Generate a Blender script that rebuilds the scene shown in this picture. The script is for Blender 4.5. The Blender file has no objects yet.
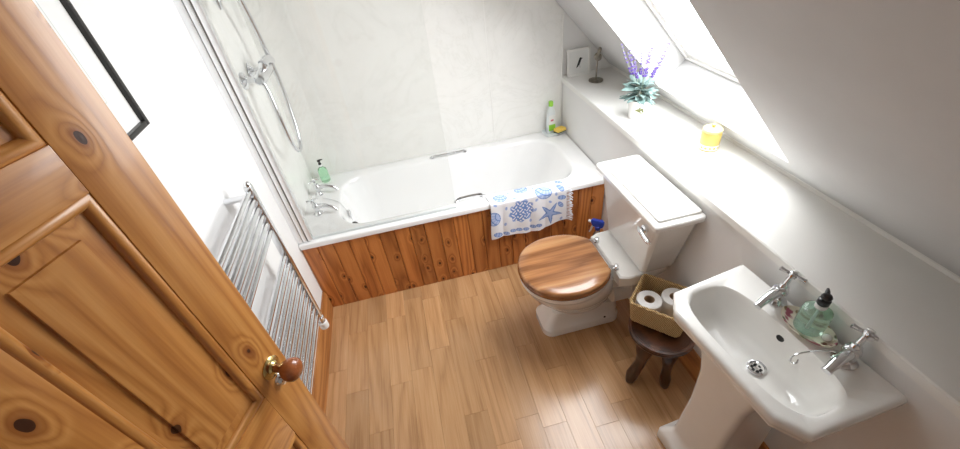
import bpy, bmesh, math, random
from mathutils import Vector, Matrix
random.seed(7)
PI = math.pi
sc = bpy.context.scene
COL = sc.collection

# ---------------------------------------------------------------- camera, sky, exposure
cam_d = bpy.data.cameras.new('camera')
cam = bpy.data.objects.new('camera', cam_d)
COL.objects.link(cam)
cam.location = (0.6933, -1.7661, 1.7814)
cam.rotation_euler = (0.8834, 0.1021, -0.2262)
cam_d.sensor_width = 36.0
cam_d.lens = 406.3153 / 960 * 36.0
cam_d.shift_y = (230.478 - 224.5) / 960
cam_d.clip_start = 0.02
sc.camera = cam

world = bpy.data.worlds.new('overcast_sky')
sc.world = world
world.use_nodes = True
wb = world.node_tree.nodes['Background']
wb.inputs['Color'].default_value = (0.98, 0.985, 1.0, 1)
wb.inputs['Strength'].default_value = 11.0

vs = sc.view_settings
vs.view_transform = 'Standard'
vs.look = 'None'
vs.exposure = 0.45
vs.gamma = 1.0
vs.use_curve_mapping = False
try:
    sc.cycles.use_denoising = True
    sc.cycles.max_bounces = 14
    sc.cycles.diffuse_bounces = 9
    sc.cycles.transparent_max_bounces = 16
    sc.cycles.sample_clamp_indirect = 8.0
except Exception:
    pass

# ---------------------------------------------------------------- node helpers
def srgb(r, g, b):
    f = lambda c: c / 12.92 if c <= 0.04045 else ((c + 0.055) / 1.055) ** 2.4
    return (f(r / 255), f(g / 255), f(b / 255), 1)

class NT:
    def __init__(s, name):
        s.m = bpy.data.materials.new(name)
        s.m.use_nodes = True
        s.t = s.m.node_tree
        s.b = s.t.nodes['Principled BSDF']
        s.out = s.t.nodes['Material Output']
    def n(s, typ, **kw):
        nd = s.t.nodes.new(typ)
        for k, v in kw.items():
            setattr(nd, k, v)
        return nd
    def l(s, a, b):
        s.t.links.new(a, b)
    def setin(s, nd, key, v):
        if hasattr(v, 'is_linked') or isinstance(v, bpy.types.NodeSocket):
            s.l(v, nd.inputs[key])
        else:
            nd.inputs[key].default_value = v
    def math(s, op, a, b=0.0, c=0.0, clamp=False):
        nd = s.n('ShaderNodeMath', operation=op)
        nd.use_clamp = clamp
        s.setin(nd, 0, a); s.setin(nd, 1, b)
        if op in ('MULTIPLY_ADD', 'SMOOTH_MIN'):
            s.setin(nd, 2, c)
        return nd.outputs[0]
    def vmath(s, op, a, b=(0, 0, 0)):
        nd = s.n('ShaderNodeVectorMath', operation=op)
        s.setin(nd, 0, a); s.setin(nd, 1, b)
        return nd.outputs[0]
    def mix(s, f, a, b, blend='MIX'):
        nd = s.n('ShaderNodeMix', data_type='RGBA', blend_type=blend)
        s.setin(nd, 0, f); s.setin(nd, 6, a); s.setin(nd, 7, b)
        return nd.outputs[2]
    def ramp(s, f, stops, interp='LINEAR'):
        nd = s.n('ShaderNodeValToRGB')
        cr = nd.color_ramp
        cr.interpolation = interp
        while len(cr.elements) < len(stops):
            cr.elements.new(0.5)
        for e, (p, c) in zip(cr.elements, stops):
            e.position = p; e.color = c
        s.l(f, nd.inputs[0])
        return nd.outputs[0]
    def noise(s, vec, scale, detail=3, rough=0.55, dist=0.0):
        nd = s.n('ShaderNodeTexNoise')
        s.l(vec, nd.inputs['Vector'])
        nd.inputs['Scale'].default_value = scale
        nd.inputs['Detail'].default_value = detail
        nd.inputs['Roughness'].default_value = rough
        nd.inputs['Distortion'].default_value = dist
        return nd.outputs[0]
    def obj(s):
        return s.n('ShaderNodeTexCoord').outputs['Object']
    def rand(s):
        return s.n('ShaderNodeObjectInfo').outputs['Random']
    def bump(s, h, strength=0.2, dist=0.005):
        nd = s.n('ShaderNodeBump')
        nd.inputs['Strength'].default_value = strength
        nd.inputs['Distance'].default_value = dist
        s.l(h, nd.inputs['Height'])
        s.l(nd.outputs[0], s.b.inputs['Normal'])
    def col(s, v):
        s.setin(s.b, 'Base Color', v)
    def set(s, **kw):
        for k, v in kw.items():
            s.setin(s.b, k.replace('_', ' '), v)
        return s.m

def plain(name, c, rough=0.5, metal=0.0, var=0.06, nscale=9.0, bump=0.0, coat=0.0, spec=0.5):
    t = NT(name)
    v = t.obj()
    f = t.noise(v, nscale, 4)
    dk = tuple(x * (1 - var * 1.6) for x in c[:3]) + (1,)
    lt = tuple(min(1, x * (1 + var)) for x in c[:3]) + (1,)
    t.col(t.ramp(f, [(0.3, dk), (0.7, lt)]))
    if bump:
        t.bump(t.noise(v, nscale * 12, 2), bump, 0.002)
    t.set(Roughness=rough, Metallic=metal)
    t.b.inputs['Specular IOR Level'].default_value = spec
    if coat:
        t.b.inputs['Coat Weight'].default_value = coat
        t.b.inputs['Coat Roughness'].default_value = 0.05
    return t.m

def wood(name, dark, mid, light, axis='Z', rings=26.0, knots=0.0, rough=0.4, tone=0.35,
         kscale=(9.0, 4.5), coat=0.0, fibre=0.5, knotcol=None, contrast=1.0, across='X'):
    """procedural timber; grain runs along the object's own axis."""
    t = NT(name)
    r = t.rand()
    cx = t.n('ShaderNodeCombineXYZ')
    t.l(t.math('MULTIPLY', r, 37.0), cx.inputs[0])
    t.l(t.math('MULTIPLY', r, 71.3), cx.inputs[1])
    t.l(t.math('MULTIPLY', r, 19.7), cx.inputs[2])
    v = t.vmath('ADD', t.obj(), cx.outputs[0])
    ac, al = 1.0, 0.10
    def st(a, b):
        return {'X': (b, a, a), 'Y': (a, b, a), 'Z': (a, a, b)}[axis]
    vg = t.vmath('MULTIPLY', v, st(1.0, 0.085))
    warp = t.noise(vg, 4.0, 2, 0.5)
    kd = None
    if knots > 0:
        vo = t.n('ShaderNodeTexVoronoi', feature='F1', voronoi_dimensions='2D')
        wob = t.n('ShaderNodeTexNoise')
        t.l(v, wob.inputs['Vector']); wob.inputs['Scale'].default_value = 14.0
        vs3 = t.vmath('ADD', t.vmath('MULTIPLY', v, st(kscale[0], kscale[1])),
                      t.vmath('MULTIPLY', wob.outputs[1], (0.20, 0.20, 0.20)))
        sx = t.n('ShaderNodeSeparateXYZ'); t.l(vs3, sx.inputs[0])
        cb2 = t.n('ShaderNodeCombineXYZ')
        t.l(sx.outputs['XYZ'.index(across)], cb2.inputs[0]); t.l(sx.outputs['XYZ'.index(axis)], cb2.inputs[1])
        vk = cb2.outputs[0]
        t.l(vk, vo.inputs['Vector'])
        vo.inputs['Scale'].default_value = 1.0
        sep = t.n('ShaderNodeSeparateColor')
        t.l(vo.outputs['Color'], sep.inputs[0])
        pick = t.math('LESS_THAN', sep.outputs[0], knots)
        kd = vo.outputs['Distance']
        halo = t.math('MULTIPLY', pick, t.math('SUBTRACT', 1.0, t.math('DIVIDE', kd, 0.42), clamp=True))
        warp = t.math('ADD', warp, t.math('MULTIPLY', t.math('POWER', halo, 2.0), 0.16))
    # growth rings
    ring = t.math('MULTIPLY', warp, rings)
    ring = t.math('ADD', ring, t.math('MULTIPLY', t.noise(vg, 22.0, 2), 2.2))
    tri = t.math('PINGPONG', ring, 1.0)
    tri = t.math('POWER', tri, 1.5)
    fib = t.noise(t.vmath('MULTIPLY', v, st(1.0, 0.03)), 170.0, 3, 0.6)
    grain = t.math('ADD', t.math('MULTIPLY', tri, 0.62 * contrast),
                   t.math('MULTIPLY', t.math('SUBTRACT', fib, 0.5), fibre))
    grain = t.math('ADD', grain, 0.5 - 0.31 * contrast, clamp=True)
    c = t.ramp(grain, [(0.0, light), (0.45, mid), (1.0, dark)])
    # tone of each piece, slow drift along it
    tone_f = t.math('ADD', t.math('MULTIPLY', t.math('SUBTRACT', t.rand(), 0.5), tone),
                    t.math('MULTIPLY', t.math('SUBTRACT', t.noise(vg, 2.2, 2), 0.5), 0.35))
    hs = t.n('ShaderNodeHueSaturation')
    t.l(c, hs.inputs['Color'])
    t.l(t.math('ADD', 1.0, tone_f), hs.inputs['Value'])
    c = hs.outputs[0]
    if knots > 0:
        kc = knotcol or (dark[0] * 0.16, dark[1] * 0.12, dark[2] * 0.1, 1)
        rim = (dark[0] * 0.75, dark[1] * 0.6, dark[2] * 0.5, 1)
        h2 = t.math('MULTIPLY', pick, t.math('SUBTRACT', 1.0, t.math('DIVIDE', kd, 0.17), clamp=True))
        c = t.mix(t.math('MULTIPLY', h2, 1.3, clamp=True), c, rim)
        core = t.math('MULTIPLY', pick, t.math('LESS_THAN', kd, t.math('MULTIPLY_ADD', sep.outputs[1], 0.045, 0.030)))
        c = t.mix(core, c, kc)
    t.col(c)
    t.bump(grain, 0.08, 0.002)
    t.set(Roughness=rough)
    if coat:
        t.b.inputs['Coat Weight'].default_value = coat
        t.b.inputs['Coat Roughness'].default_value = 0.12
    return t.m

def glass_mat(name, tint, rough=0.02, ior=1.45, refl=1.0):
    """thin clear pane: transparent with a Fresnel reflection."""
    t = NT(name)
    tr = t.n('ShaderNodeBsdfTransparent'); tr.inputs[0].default_value = tint
    gl = t.n('ShaderNodeBsdfGlossy'); gl.inputs['Roughness'].default_value = rough
    lw = t.n('ShaderNodeLayerWeight'); lw.inputs['Blend'].default_value = 0.5
    fr = t.math('ADD', t.math('MULTIPLY', t.math('POWER', lw.outputs['Facing'], 5.0), 0.9), 0.035)
    mx = t.n('ShaderNodeMixShader')
    t.l(t.math('MULTIPLY', fr, refl), mx.inputs[0])
    t.l(tr.outputs[0], mx.inputs[1]); t.l(gl.outputs[0], mx.inputs[2])
    t.l(mx.outputs[0], t.out.inputs[0])
    return t.m

M = {}
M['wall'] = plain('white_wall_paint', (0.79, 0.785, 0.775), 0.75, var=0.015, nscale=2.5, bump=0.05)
M['ceil'] = plain('shade_greyed_ceiling_paint', (0.56, 0.555, 0.55), 0.8, var=0.03, nscale=3.0, bump=0.08)  # white paint greyed below the walls, putting the slope's shade into its colour
M['trim_white'] = plain('white_gloss_paint', (0.84, 0.83, 0.80), 0.35, var=0.02, nscale=3.0)
M['enamel'] = plain('white_bath_acrylic', (0.86, 0.855, 0.85), 0.16, var=0.01, coat=0.4)
M['ceramic'] = plain('white_vitreous_china', (0.83, 0.82, 0.79), 0.10, var=0.015, coat=0.5)
M['chrome'] = plain('polished_chrome', (0.80, 0.81, 0.83), 0.07, 1.0, var=0.02)
M['satin'] = plain('satin_aluminium', (0.72, 0.73, 0.75), 0.22, 1.0, var=0.03)
M['alu'] = plain('brushed_pale_aluminium', (0.86, 0.87, 0.88), 0.38, 1.0, var=0.02)
M['dark_seal'] = plain('dark_grey_seal', (0.10, 0.09, 0.08), 0.5)
M['brass'] = plain('aged_brass', (0.62, 0.47, 0.20), 0.22, 1.0, var=0.12, nscale=30)
M['pewter'] = plain('tarnished_pewter', (0.33, 0.30, 0.25), 0.42, 1.0, var=0.25, nscale=40, bump=0.2)
M['black'] = plain('black_plastic', (0.012, 0.012, 0.014), 0.3)
M['hole'] = plain('dark_hole', (0.01, 0.01, 0.01), 0.6)
M['frame_black'] = plain('black_picture_frame', (0.012, 0.011, 0.010), 0.35)
M['paper'] = plain('white_paper', (0.80, 0.80, 0.78), 0.7, var=0.01)
M['print_grey'] = plain('pale_grey_print', (0.62, 0.64, 0.62), 0.7, var=0.05)
M['cap_white'] = plain('white_plastic', (0.85, 0.85, 0.84), 0.35, var=0.01)
M['tissue'] = plain('white_tissue_paper', (0.88, 0.87, 0.86), 0.95, var=0.02, nscale=60, bump=0.4)
M['card'] = plain('brown_cardboard', (0.42, 0.28, 0.17), 0.9, var=0.08)
M['yellow'] = plain('pale_yellow_ceramic', (0.60, 0.46, 0.13), 0.3, var=0.03)
M['yellow_lid'] = plain('cream_yellow_lid', (0.64, 0.54, 0.24), 0.3, var=0.03)
M['sponge'] = plain('yellow_sponge', (0.90, 0.62, 0.12), 0.95, var=0.1, nscale=120, bump=0.6)
M['scour'] = plain('dark_green_scourer', (0.06, 0.09, 0.08), 0.95, var=0.2, nscale=90, bump=0.6)
M['lime'] = plain('lime_green_plastic', (0.32, 0.68, 0.06), 0.35, var=0.03)
M['blue'] = plain('royal_blue_plastic', (0.02, 0.06, 0.42), 0.3, var=0.05)
M['leaf'] = plain('sage_green_leaf', (0.24, 0.36, 0.34), 0.6, var=0.4, nscale=25)
M['stemgreen'] = plain('pale_green_stem', (0.40, 0.46, 0.36), 0.7, var=0.15)
M['lilac'] = plain('lilac_flower', (0.15, 0.09, 0.38), 0.7, var=0.25, nscale=40)
M['soil'] = plain('dark_soil', (0.05, 0.04, 0.03), 0.95, var=0.3, nscale=80)
M['pot_green'] = plain('painted_olive_motif', (0.18, 0.20, 0.06), 0.4, var=0.3, nscale=60)
M['pot_white'] = plain('white_glazed_pot', (0.85, 0.84, 0.82), 0.25, var=0.02)

PD, PM, PL = srgb(148, 87, 37), srgb(184, 124, 61), srgb(206, 150, 86)
M['pine_z'] = wood('honey_pine_upright', PD, PM, PL, 'Z', 46, 0.52, 0.36, 0.14, (10.5, 5.6), coat=0.2, fibre=0.7, contrast=0.8)
M['pine_x'] = wood('honey_pine_across', PD, PM, PL, 'X', 46, 0.45, 0.36, 0.14, (10.5, 5.6), coat=0.2, fibre=0.7, contrast=0.7, across='Z')
M['tg'] = wood('stained_pine_board', srgb(130, 70, 28), srgb(182, 112, 56), srgb(206, 138, 76), 'Z', 30, 0.34, 0.40, 0.34, (13.0, 8.0), coat=0.12, contrast=0.9)
M['skirt_y'] = wood('pine_skirting', srgb(134, 80, 36), srgb(176, 116, 62), srgb(196, 138, 82), 'Y', 24, 0.25, 0.4, 0.15, (10.0, 4.0), across='Z')
M['plank'] = wood('oak_laminate', srgb(148, 108, 72), srgb(182, 140, 98), srgb(196, 157, 116), 'Y', 22, 0.0, 0.20, 0.27, (9.0, 4.0), fibre=0.9, contrast=0.6)
M['walnut'] = wood('oiled_walnut_lid', srgb(96, 56, 30), srgb(154, 104, 64), srgb(190, 144, 98), 'X', 9, 0.0, 0.24, 0.1, fibre=0.35, coat=0.4, contrast=1.1)
M['walnut_dk'] = wood('oiled_walnut_seat', srgb(90, 48, 20), srgb(140, 84, 42), srgb(170, 110, 62), 'X', 9, 0.0, 0.24, 0.1, coat=0.4)
M['carved'] = wood('dark_carved_hardwood', srgb(34, 16, 8), srgb(64, 34, 18), srgb(92, 52, 28), 'Z', 14, 0.0, 0.32, 0.2, coat=0.3)
M['knobwood'] = wood('turned_hardwood', srgb(90, 44, 20), srgb(140, 76, 38), srgb(170, 100, 56), 'Y', 12, 0.0, 0.25, 0.1, coat=0.5)

def mk_marble():
    t = NT('pale_marbled_shower_panel')
    v = t.obj()
    n1 = t.noise(v, 2.6, 5, 0.62, 1.4)
    vein = t.math('ABSOLUTE', t.math('SUBTRACT', n1, 0.5))
    c = t.ramp(vein, [(0.0, (0.795, 0.785, 0.75, 1)), (0.012, (0.825, 0.815, 0.785, 1)), (0.06, (0.84, 0.83, 0.80, 1))])
    c2 = t.ramp(t.noise(v, 9.0, 6, 0.72, 0.5), [(0.32, (0.965, 0.965, 0.957, 1)), (0.55, (1, 1, 1, 1))])
    t.col(t.mix(0.8, c, c2, 'MULTIPLY'))
    return t.set(Roughness=0.18)
M['marble'] = mk_marble()

def mk_basket():
    t = NT('woven_seagrass')
    v = t.obj()
    w = t.n('ShaderNodeTexWave', wave_type='BANDS', bands_direction='DIAGONAL')
    t.l(v, w.inputs['Vector'])
    w.inputs['Scale'].default_value = 55; w.inputs['Distortion'].default_value = 2.5
    w.inputs['Detail'].default_value = 2
    c = t.ramp(w.outputs['Fac'], [(0.0, srgb(150, 112, 64)), (0.5, srgb(206, 172, 118)), (1.0, srgb(232, 206, 158))])
    t.col(t.mix(t.math('MULTIPLY', t.noise(v, 35, 3), 0.35), c, srgb(170, 132, 82)))
    t.bump(w.outputs['Fac'], 0.8, 0.004)
    return t.set(Roughness=0.8)
M['weave'] = mk_basket()

def mk_liquid(name, tint, rough=0.03):
    t = NT(name)
    t.col(tint)
    return t.set(Roughness=rough, Transmission_Weight=0.82, IOR=1.3)
M['green_liquid'] = mk_liquid('clear_green_soap', (0.62, 0.96, 0.70, 1))
M['aqua_liquid'] = mk_liquid('pale_green_glass_soap', (0.68, 0.91, 0.79, 1))
M['clear_plastic'] = mk_liquid('clear_bottle_plastic', (0.80, 0.86, 0.88, 1), 0.12)
M['milky'] = plain('milky_translucent_plastic', (0.72, 0.76, 0.76), 0.3, var=0.03)
M['screen_glass'] = glass_mat('shower_screen_glass', (0.988, 0.994, 0.990, 1), 0.01)
M['window_glass'] = glass_mat('roof_window_glass', (0.97, 0.98, 0.98, 1), 0.0)

def mk_vcol(name, rough, bump=0.0, bscale=400):
    t = NT(name)
    a = t.n('ShaderNodeAttribute', attribute_name='paint')
    t.col(a.outputs['Color'])
    if bump:
        t.bump(t.noise(t.obj(), bscale, 2), bump, 0.002)
    return t.set(Roughness=rough)
M['towel'] = mk_vcol('printed_cotton_towelling', 0.95, 0.5)
M['glazed_print'] = mk_vcol('glazed_floral_print', 0.15)
M['cotton'] = plain('white_cotton_fringe', (0.80, 0.80, 0.84), 0.95, var=0.05)

# ---------------------------------------------------------------- mesh helpers
ORG = {}          # object -> world origin (matrix of its thing)

class MB:
    def __init__(s):
        s.v = []; s.f = []
    def box(s, lo, hi, m=None):
        x0, y0, z0 = lo; x1, y1, z1 = hi
        p = [(x0, y0, z0), (x1, y0, z0), (x1, y1, z0), (x0, y1, z0), (x0, y0, z1), (x1, y0, z1), (x1, y1, z1), (x0, y1, z1)]
        if m is not None:
            p = [tuple(m @ Vector(q)) for q in p]
        b = len(s.v); s.v += p
        for q in ((0, 3, 2, 1), (4, 5, 6, 7), (0, 1, 5, 4), (1, 2, 6, 5), (2, 3, 7, 6), (3, 0, 4, 7)):
            s.f.append(tuple(b + i for i in q))
        return s
    def loft(s, loops, cap0=True, cap1=True, closed=True, ring=False):
        n = len(loops[0]); b = len(s.v)
        for lp in loops:
            s.v += [tuple(q) for q in lp]
        m = len(loops)
        for i in range(m if ring else m - 1):
            a0 = b + i * n; a1 = b + ((i + 1) % m) * n
            for j in range(n if closed else n - 1):
                k = (j + 1) % n
                s.f.append((a0 + j, a0 + k, a1 + k, a1 + j))
        if cap0: s.f.append(tuple(b + j for j in reversed(range(n))))
        if cap1: s.f.append(tuple(b + (m - 1) * n + j for j in range(n)))
        return s
    def tube(s, pts, r, seg=10, caps=True, closed=False):
        pts = [Vector(q) for q in pts]
        n = len(pts)
        rr = r if isinstance(r, (list, tuple)) else [r] * n
        up = None; loops = []
        for i in range(n):
            if closed:
                d = pts[(i + 1) % n] - pts[i - 1]
            else:
                d = pts[min(i + 1, n - 1)] - pts[max(i - 1, 0)]
            d.normalize()
            if up is None:
                up = Vector((0, 0, 1)) if abs(d.z) < 0.9 else Vector((1, 0, 0))
            u = (up - d * up.dot(d)).normalized(); up = u
            w = d.cross(u)
            loops.append([pts[i] + (u * math.cos(2 * PI * k / seg) + w * math.sin(2 * PI * k / seg)) * rr[i] for k in range(seg)])
        if closed:
            s.loft(loops, False, False, ring=True)
        else:
            s.loft(loops, caps, caps)
        return s
    def lathe(s, prof, c=(0, 0, 0), m=None, seg=24, cap0=True, cap1=True, sx=1.0, sy=1.0):
        c = Vector(c); loops = []
        for r, z in prof:
            lp = []
            for k in range(seg):
                a = 2 * PI * k / seg
                q = Vector((r * sx * math.cos(a), r * sy * math.sin(a), z))
                if m is not None: q = m @ q
                lp.append(q + c)
            loops.append(lp)
        return s.loft(loops, cap0, cap1)
    def ball(s, c, r, seg=12, rings=8, sc3=(1, 1, 1)):
        prof = []
        for i in range(rings + 1):
            a = -PI / 2 + PI * i / rings
            prof.append((max(1e-4, r * math.cos(a)), r * math.sin(a)))
        m = Matrix.Diagonal((sc3[0], sc3[1], sc3[2]))
        return s.lathe(prof, c, m, seg)
    def xf(s, mat, start=0):
        for i in range(start, len(s.v)):
            s.v[i] = tuple(mat @ Vector(s.v[i]))
        return s

def empty(name, loc, rz=0.0, parent=None):
    o = bpy.data.objects.new(name, None)
    COL.objects.link(o)
    o.empty_display_size = 0.05
    o.location = loc
    o.rotation_euler = (0, 0, rz)
    ORG[o.name] = Matrix.Translation(Vector(loc)) @ Matrix.Rotation(rz, 4, 'Z')
    return o

def tag(o, label=None, cat=None, group=None, kind=None):
    if label: o['label'] = label
    if cat: o['category'] = cat
    if group: o['group'] = group
    if kind: o['kind'] = kind
    return o

def build(mb, name, mat, parent=None, loc=None, rz=0.0, local=False, angle=35, bevel=0.0, bseg=2, merge=False):
    """mb in world space (or in the parent's own space when local)."""
    me = bpy.data.meshes.new(name)
    me.from_pydata(mb.v, [], mb.f)
    o = bpy.data.objects.new(name, me)
    COL.objects.link(o)
    if parent is not None:
        X = ORG[parent.name]
        if not local: me.transform(X.inverted())
        o.parent = parent
        ORG[o.name] = X
    else:
        if loc is None:
            xs = [q[0] for q in mb.v]; ys = [q[1] for q in mb.v]; zs = [q[2] for q in mb.v]
            loc = ((min(xs) + max(xs)) / 2, (min(ys) + max(ys)) / 2, min(zs))
        X = Matrix.Translation(Vector(loc)) @ Matrix.Rotation(rz, 4, 'Z')
        if not local: me.transform(X.inverted())
        o.location = loc; o.rotation_euler = (0, 0, rz)
        ORG[o.name] = X
    bm = bmesh.new(); bm.from_mesh(me)
    if merge: bmesh.ops.remove_doubles(bm, verts=bm.verts, dist=1e-5)
    bmesh.ops.recalc_face_normals(bm, faces=bm.faces)
    if bevel:
        es = [e for e in bm.edges if len(e.link_faces) == 2 and e.calc_face_angle(0) > 0.6]
        bmesh.ops.bevel(bm, geom=es, offset=bevel, segments=bseg, affect='EDGES', profile=0.6, clamp_overlap=True)
    bm.to_mesh(me); bm.free()
    for p in me.polygons: p.use_smooth = True
    me.set_sharp_from_angle(angle=math.radians(angle))
    me.materials.append(M[mat] if isinstance(mat, str) else mat)
    return o

def copy_tree(o, parent=None):
    c = o.copy(); COL.objects.link(c)
    if parent is not None: c.parent = parent
    for ch in list(o.children): copy_tree(ch, c)
    return c

def rrect(x0, x1, y0, y1, r, z, n=6):
    pts = []
    for cx, cy, a0 in ((x1 - r, y0 + r, -PI / 2), (x1 - r, y1 - r, 0), (x0 + r, y1 - r, PI / 2), (x0 + r, y0 + r, PI)):
        for i in range(n + 1):
            a = a0 + PI / 2 * i / n
            pts.append((cx + r * math.cos(a), cy + r * math.sin(a), z))
    return pts

def egg(xf, xb, yc, hw, z, n=48, wide=0.5, p=2.0, xcut=None):
    """closed outline, blunt end at xf, widest part 'wide' of the way to xb."""
    xm = xf + (xb - xf) * wide
    pts = []
    for i in range(n):
        a = 2 * PI * i / n
        ca, sa = math.cos(a), math.sin(a)
        ex = 2.0 / p
        cx = math.copysign(abs(ca) ** ex, ca); sy = math.copysign(abs(sa) ** ex, sa)
        x = xm + (xb - xm) * cx if ca > 0 else xm + (xm - xf) * cx
        if xcut is not None: x = min(x, xcut)
        pts.append((x, yc + hw * sy, z))
    return pts

def bez(p0, p1, p2, p3, n=14):
    p0, p1, p2, p3 = map(Vector, (p0, p1, p2, p3))
    return [p0 * (1 - t) ** 3 + p1 * 3 * t * (1 - t) ** 2 + p2 * 3 * t * t * (1 - t) + p3 * t ** 3 for t in [i / n for i in range(n + 1)]]

def spline(pts, per=6):
    P = [Vector(q) for q in pts]; out = []
    for i in range(len(P) - 1):
        a = P[max(i - 1, 0)]; b = P[i]; c = P[i + 1]; d = P[min(i + 2, len(P) - 1)]
        for k in range(per):
            t = k / per
            out.append(0.5 * ((2 * b) + (c - a) * t + (2 * a - 5 * b + 4 * c - d) * t * t + (3 * b - a - 3 * c + d) * t ** 3))
    out.append(P[-1])
    return out

# ---------------------------------------------------------------- dimensions
W, YB, YF = 1.70, 0.70, -2.50      # knee wall, back wall, wall behind the photographer
HB, HS = 0.50, 0.85                # bath rim, ledge
ZC = 2.30                          # flat ceiling
SL = 1.1                           # roof slope: z = 3.1 - SL * x
def slope_z(x): return 3.1 - SL * x
def slope_x(z): return (3.1 - z) / SL
XT = slope_x(ZC)

# ---------------------------------------------------------------- room shell
def prism(poly, axis, a, b):
    mb = MB()
    def P(q, t):
        return {'X': (t, q[0], q[1]), 'Y': (q[0], t, q[1]), 'Z': (q[0], q[1], t)}[axis]
    mb.loft([[P(q, a) for q in poly], [P(q, b) for q in poly]])
    return mb

floor = tag(build(MB().box((-1.3, YF - 0.1, -0.10), (2.2, YB + 0.1, -0.012)), 'floor', 'skirt_y'), kind='structure')
floor['label'] = 'floor of warm oak laminate strips running away from the door'
# laminate strips, each a piece of its own
pw = 0.1065
x = 0.006
row = 0
while x < W + 0.01:
    y = YB - random.uniform(0.0, 0.5)
    edges = [YB]
    y = 0.02 - random.uniform(0.05, 0.45)
    edges = [0.06, y]
    while y > YF:
        y -= random.choice((0.36, 0.42, 0.48, 0.55, 0.62))
        edges.append(max(y, YF))
    x1 = min(x + pw, W + 0.004)
    for a, b in zip(edges[:-1], edges[1:]):
        if a - b < 0.01: continue
        g = 0.0003
        build(MB().box((x + g, b + g, -0.012), (x1 - g, a - g, 0.0)), 'plank', 'plank', floor, bevel=0.0004, bseg=1)
    x += pw; row += 1

wl = MB()
wl.box((-0.10, YF, -0.01), (0, -2.40, ZC + 0.1)).box((-0.10, -1.70, -0.01), (0, YB + 0.1, ZC + 0.1)).box((-0.10, -2.40, 2.02), (0, -1.70, ZC + 0.1))
wall_left = tag(build(wl, 'wall_left', 'wall'), kind='structure')
wb_poly = [(-0.1, -0.01), (2.10, -0.01), (2.10, slope_z(2.10) + 0.05), (XT, ZC + 0.05), (-0.1, ZC + 0.05)]
wall_back = tag(build(prism(wb_poly, 'Y', YB, YB + 0.1), 'wall_back', 'wall'), kind='structure')
wall_front = tag(build(prism(wb_poly, 'Y', YF - 0.1, YF), 'wall_front', 'wall'), kind='structure')
wall_right = tag(build(MB().box((W + 0.004, YF, -0.01), (W + 0.08, YB, HS - 0.03)), 'wall_right', 'wall'), kind='structure')
# hall outside the open doorway
hall = MB().box((-1.30, YF - 0.1, -0.01), (-1.2, -1.3, ZC + 0.1)).box((-1.2, YF - 0.1, -0.01), (-0.1, YF, ZC + 0.1)).box((-1.2, -1.4, -0.01), (-0.1, -1.3, ZC + 0.1)).box((-1.3, YF - 0.1, ZC), (-0.1, -1.3, ZC + 0.1))
tag(build(hall, 'wall_hall', 'wall'), kind='structure')

# ceiling: flat strip and the slope with the roof-window opening
WY0, WY1 = -0.775, 0.04
WZ0, WZ1 = 0.955, 1.95
nrm = Vector((SL, 0, 1)).normalized()
RD = 0.20
def sp(z, y, d=0.0):
    return Vector((slope_x(z), y, z)) + nrm * d
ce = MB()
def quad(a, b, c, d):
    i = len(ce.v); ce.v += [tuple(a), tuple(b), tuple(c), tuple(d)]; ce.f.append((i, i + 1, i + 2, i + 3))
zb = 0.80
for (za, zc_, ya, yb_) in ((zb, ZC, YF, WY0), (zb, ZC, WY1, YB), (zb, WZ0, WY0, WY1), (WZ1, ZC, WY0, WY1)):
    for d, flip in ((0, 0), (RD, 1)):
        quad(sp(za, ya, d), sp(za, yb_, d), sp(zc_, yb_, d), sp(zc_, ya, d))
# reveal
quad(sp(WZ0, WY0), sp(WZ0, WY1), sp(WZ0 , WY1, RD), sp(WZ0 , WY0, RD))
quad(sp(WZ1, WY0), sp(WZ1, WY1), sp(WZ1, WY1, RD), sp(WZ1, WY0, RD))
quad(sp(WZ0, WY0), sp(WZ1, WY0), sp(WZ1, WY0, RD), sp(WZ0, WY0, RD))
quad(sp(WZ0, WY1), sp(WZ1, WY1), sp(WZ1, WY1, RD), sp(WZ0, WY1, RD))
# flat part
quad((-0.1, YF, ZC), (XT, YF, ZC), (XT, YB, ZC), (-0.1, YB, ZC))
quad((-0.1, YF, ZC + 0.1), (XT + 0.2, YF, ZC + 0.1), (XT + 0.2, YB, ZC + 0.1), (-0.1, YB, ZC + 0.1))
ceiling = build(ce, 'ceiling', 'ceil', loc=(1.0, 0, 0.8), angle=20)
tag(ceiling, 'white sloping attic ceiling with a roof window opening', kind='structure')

# ledge board and its upstand
xs_ = slope_x(HS)
ledge = MB().loft([[(W - 0.008, y, HS - 0.030), (W - 0.008, y, HS - 0.004), (W - 0.004, y, HS), (xs_ + 0.03, y, HS), (xs_ + 0.03, y, HS - 0.030)] for y in (YF, YB)])
tag(build(ledge, 'trim_1', 'trim_white'), 'long white ledge board boxed in under the sloping ceiling', kind='structure')
up = MB().loft([[(xs_ - 0.012, y, HS), (xs_ - 0.012, y, HS + 0.012), (slope_x(HS + 0.024) , y, HS + 0.024), (xs_ + 0.02, y, HS)] for y in (YF, YB)])
tag(build(up, 'trim_2', 'trim_white'), 'narrow white fillet where the ledge meets the slope', kind='structure')
# skirtings
sk = MB().loft([[(0, y, 0), (0.018, y, 0), (0.018, y, 0.125), (0.010, y, 0.142), (0, y, 0.142)] for y in (-1.69, -0.001)])
tag(build(sk, 'baseboard_left', 'skirt_y'), 'pine skirting board along the wall under the towel radiator', kind='structure')
sk = MB().loft([[(W + 0.004, y, 0), (W - 0.014, y, 0), (W - 0.014, y, 0.115), (W - 0.006, y, 0.130), (W + 0.004, y, 0.130)] for y in (YF, -0.001)])
tag(build(sk, 'baseboard_right', 'skirt_y'), 'pine skirting board along the low wall behind toilet and basin', kind='structure')

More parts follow.
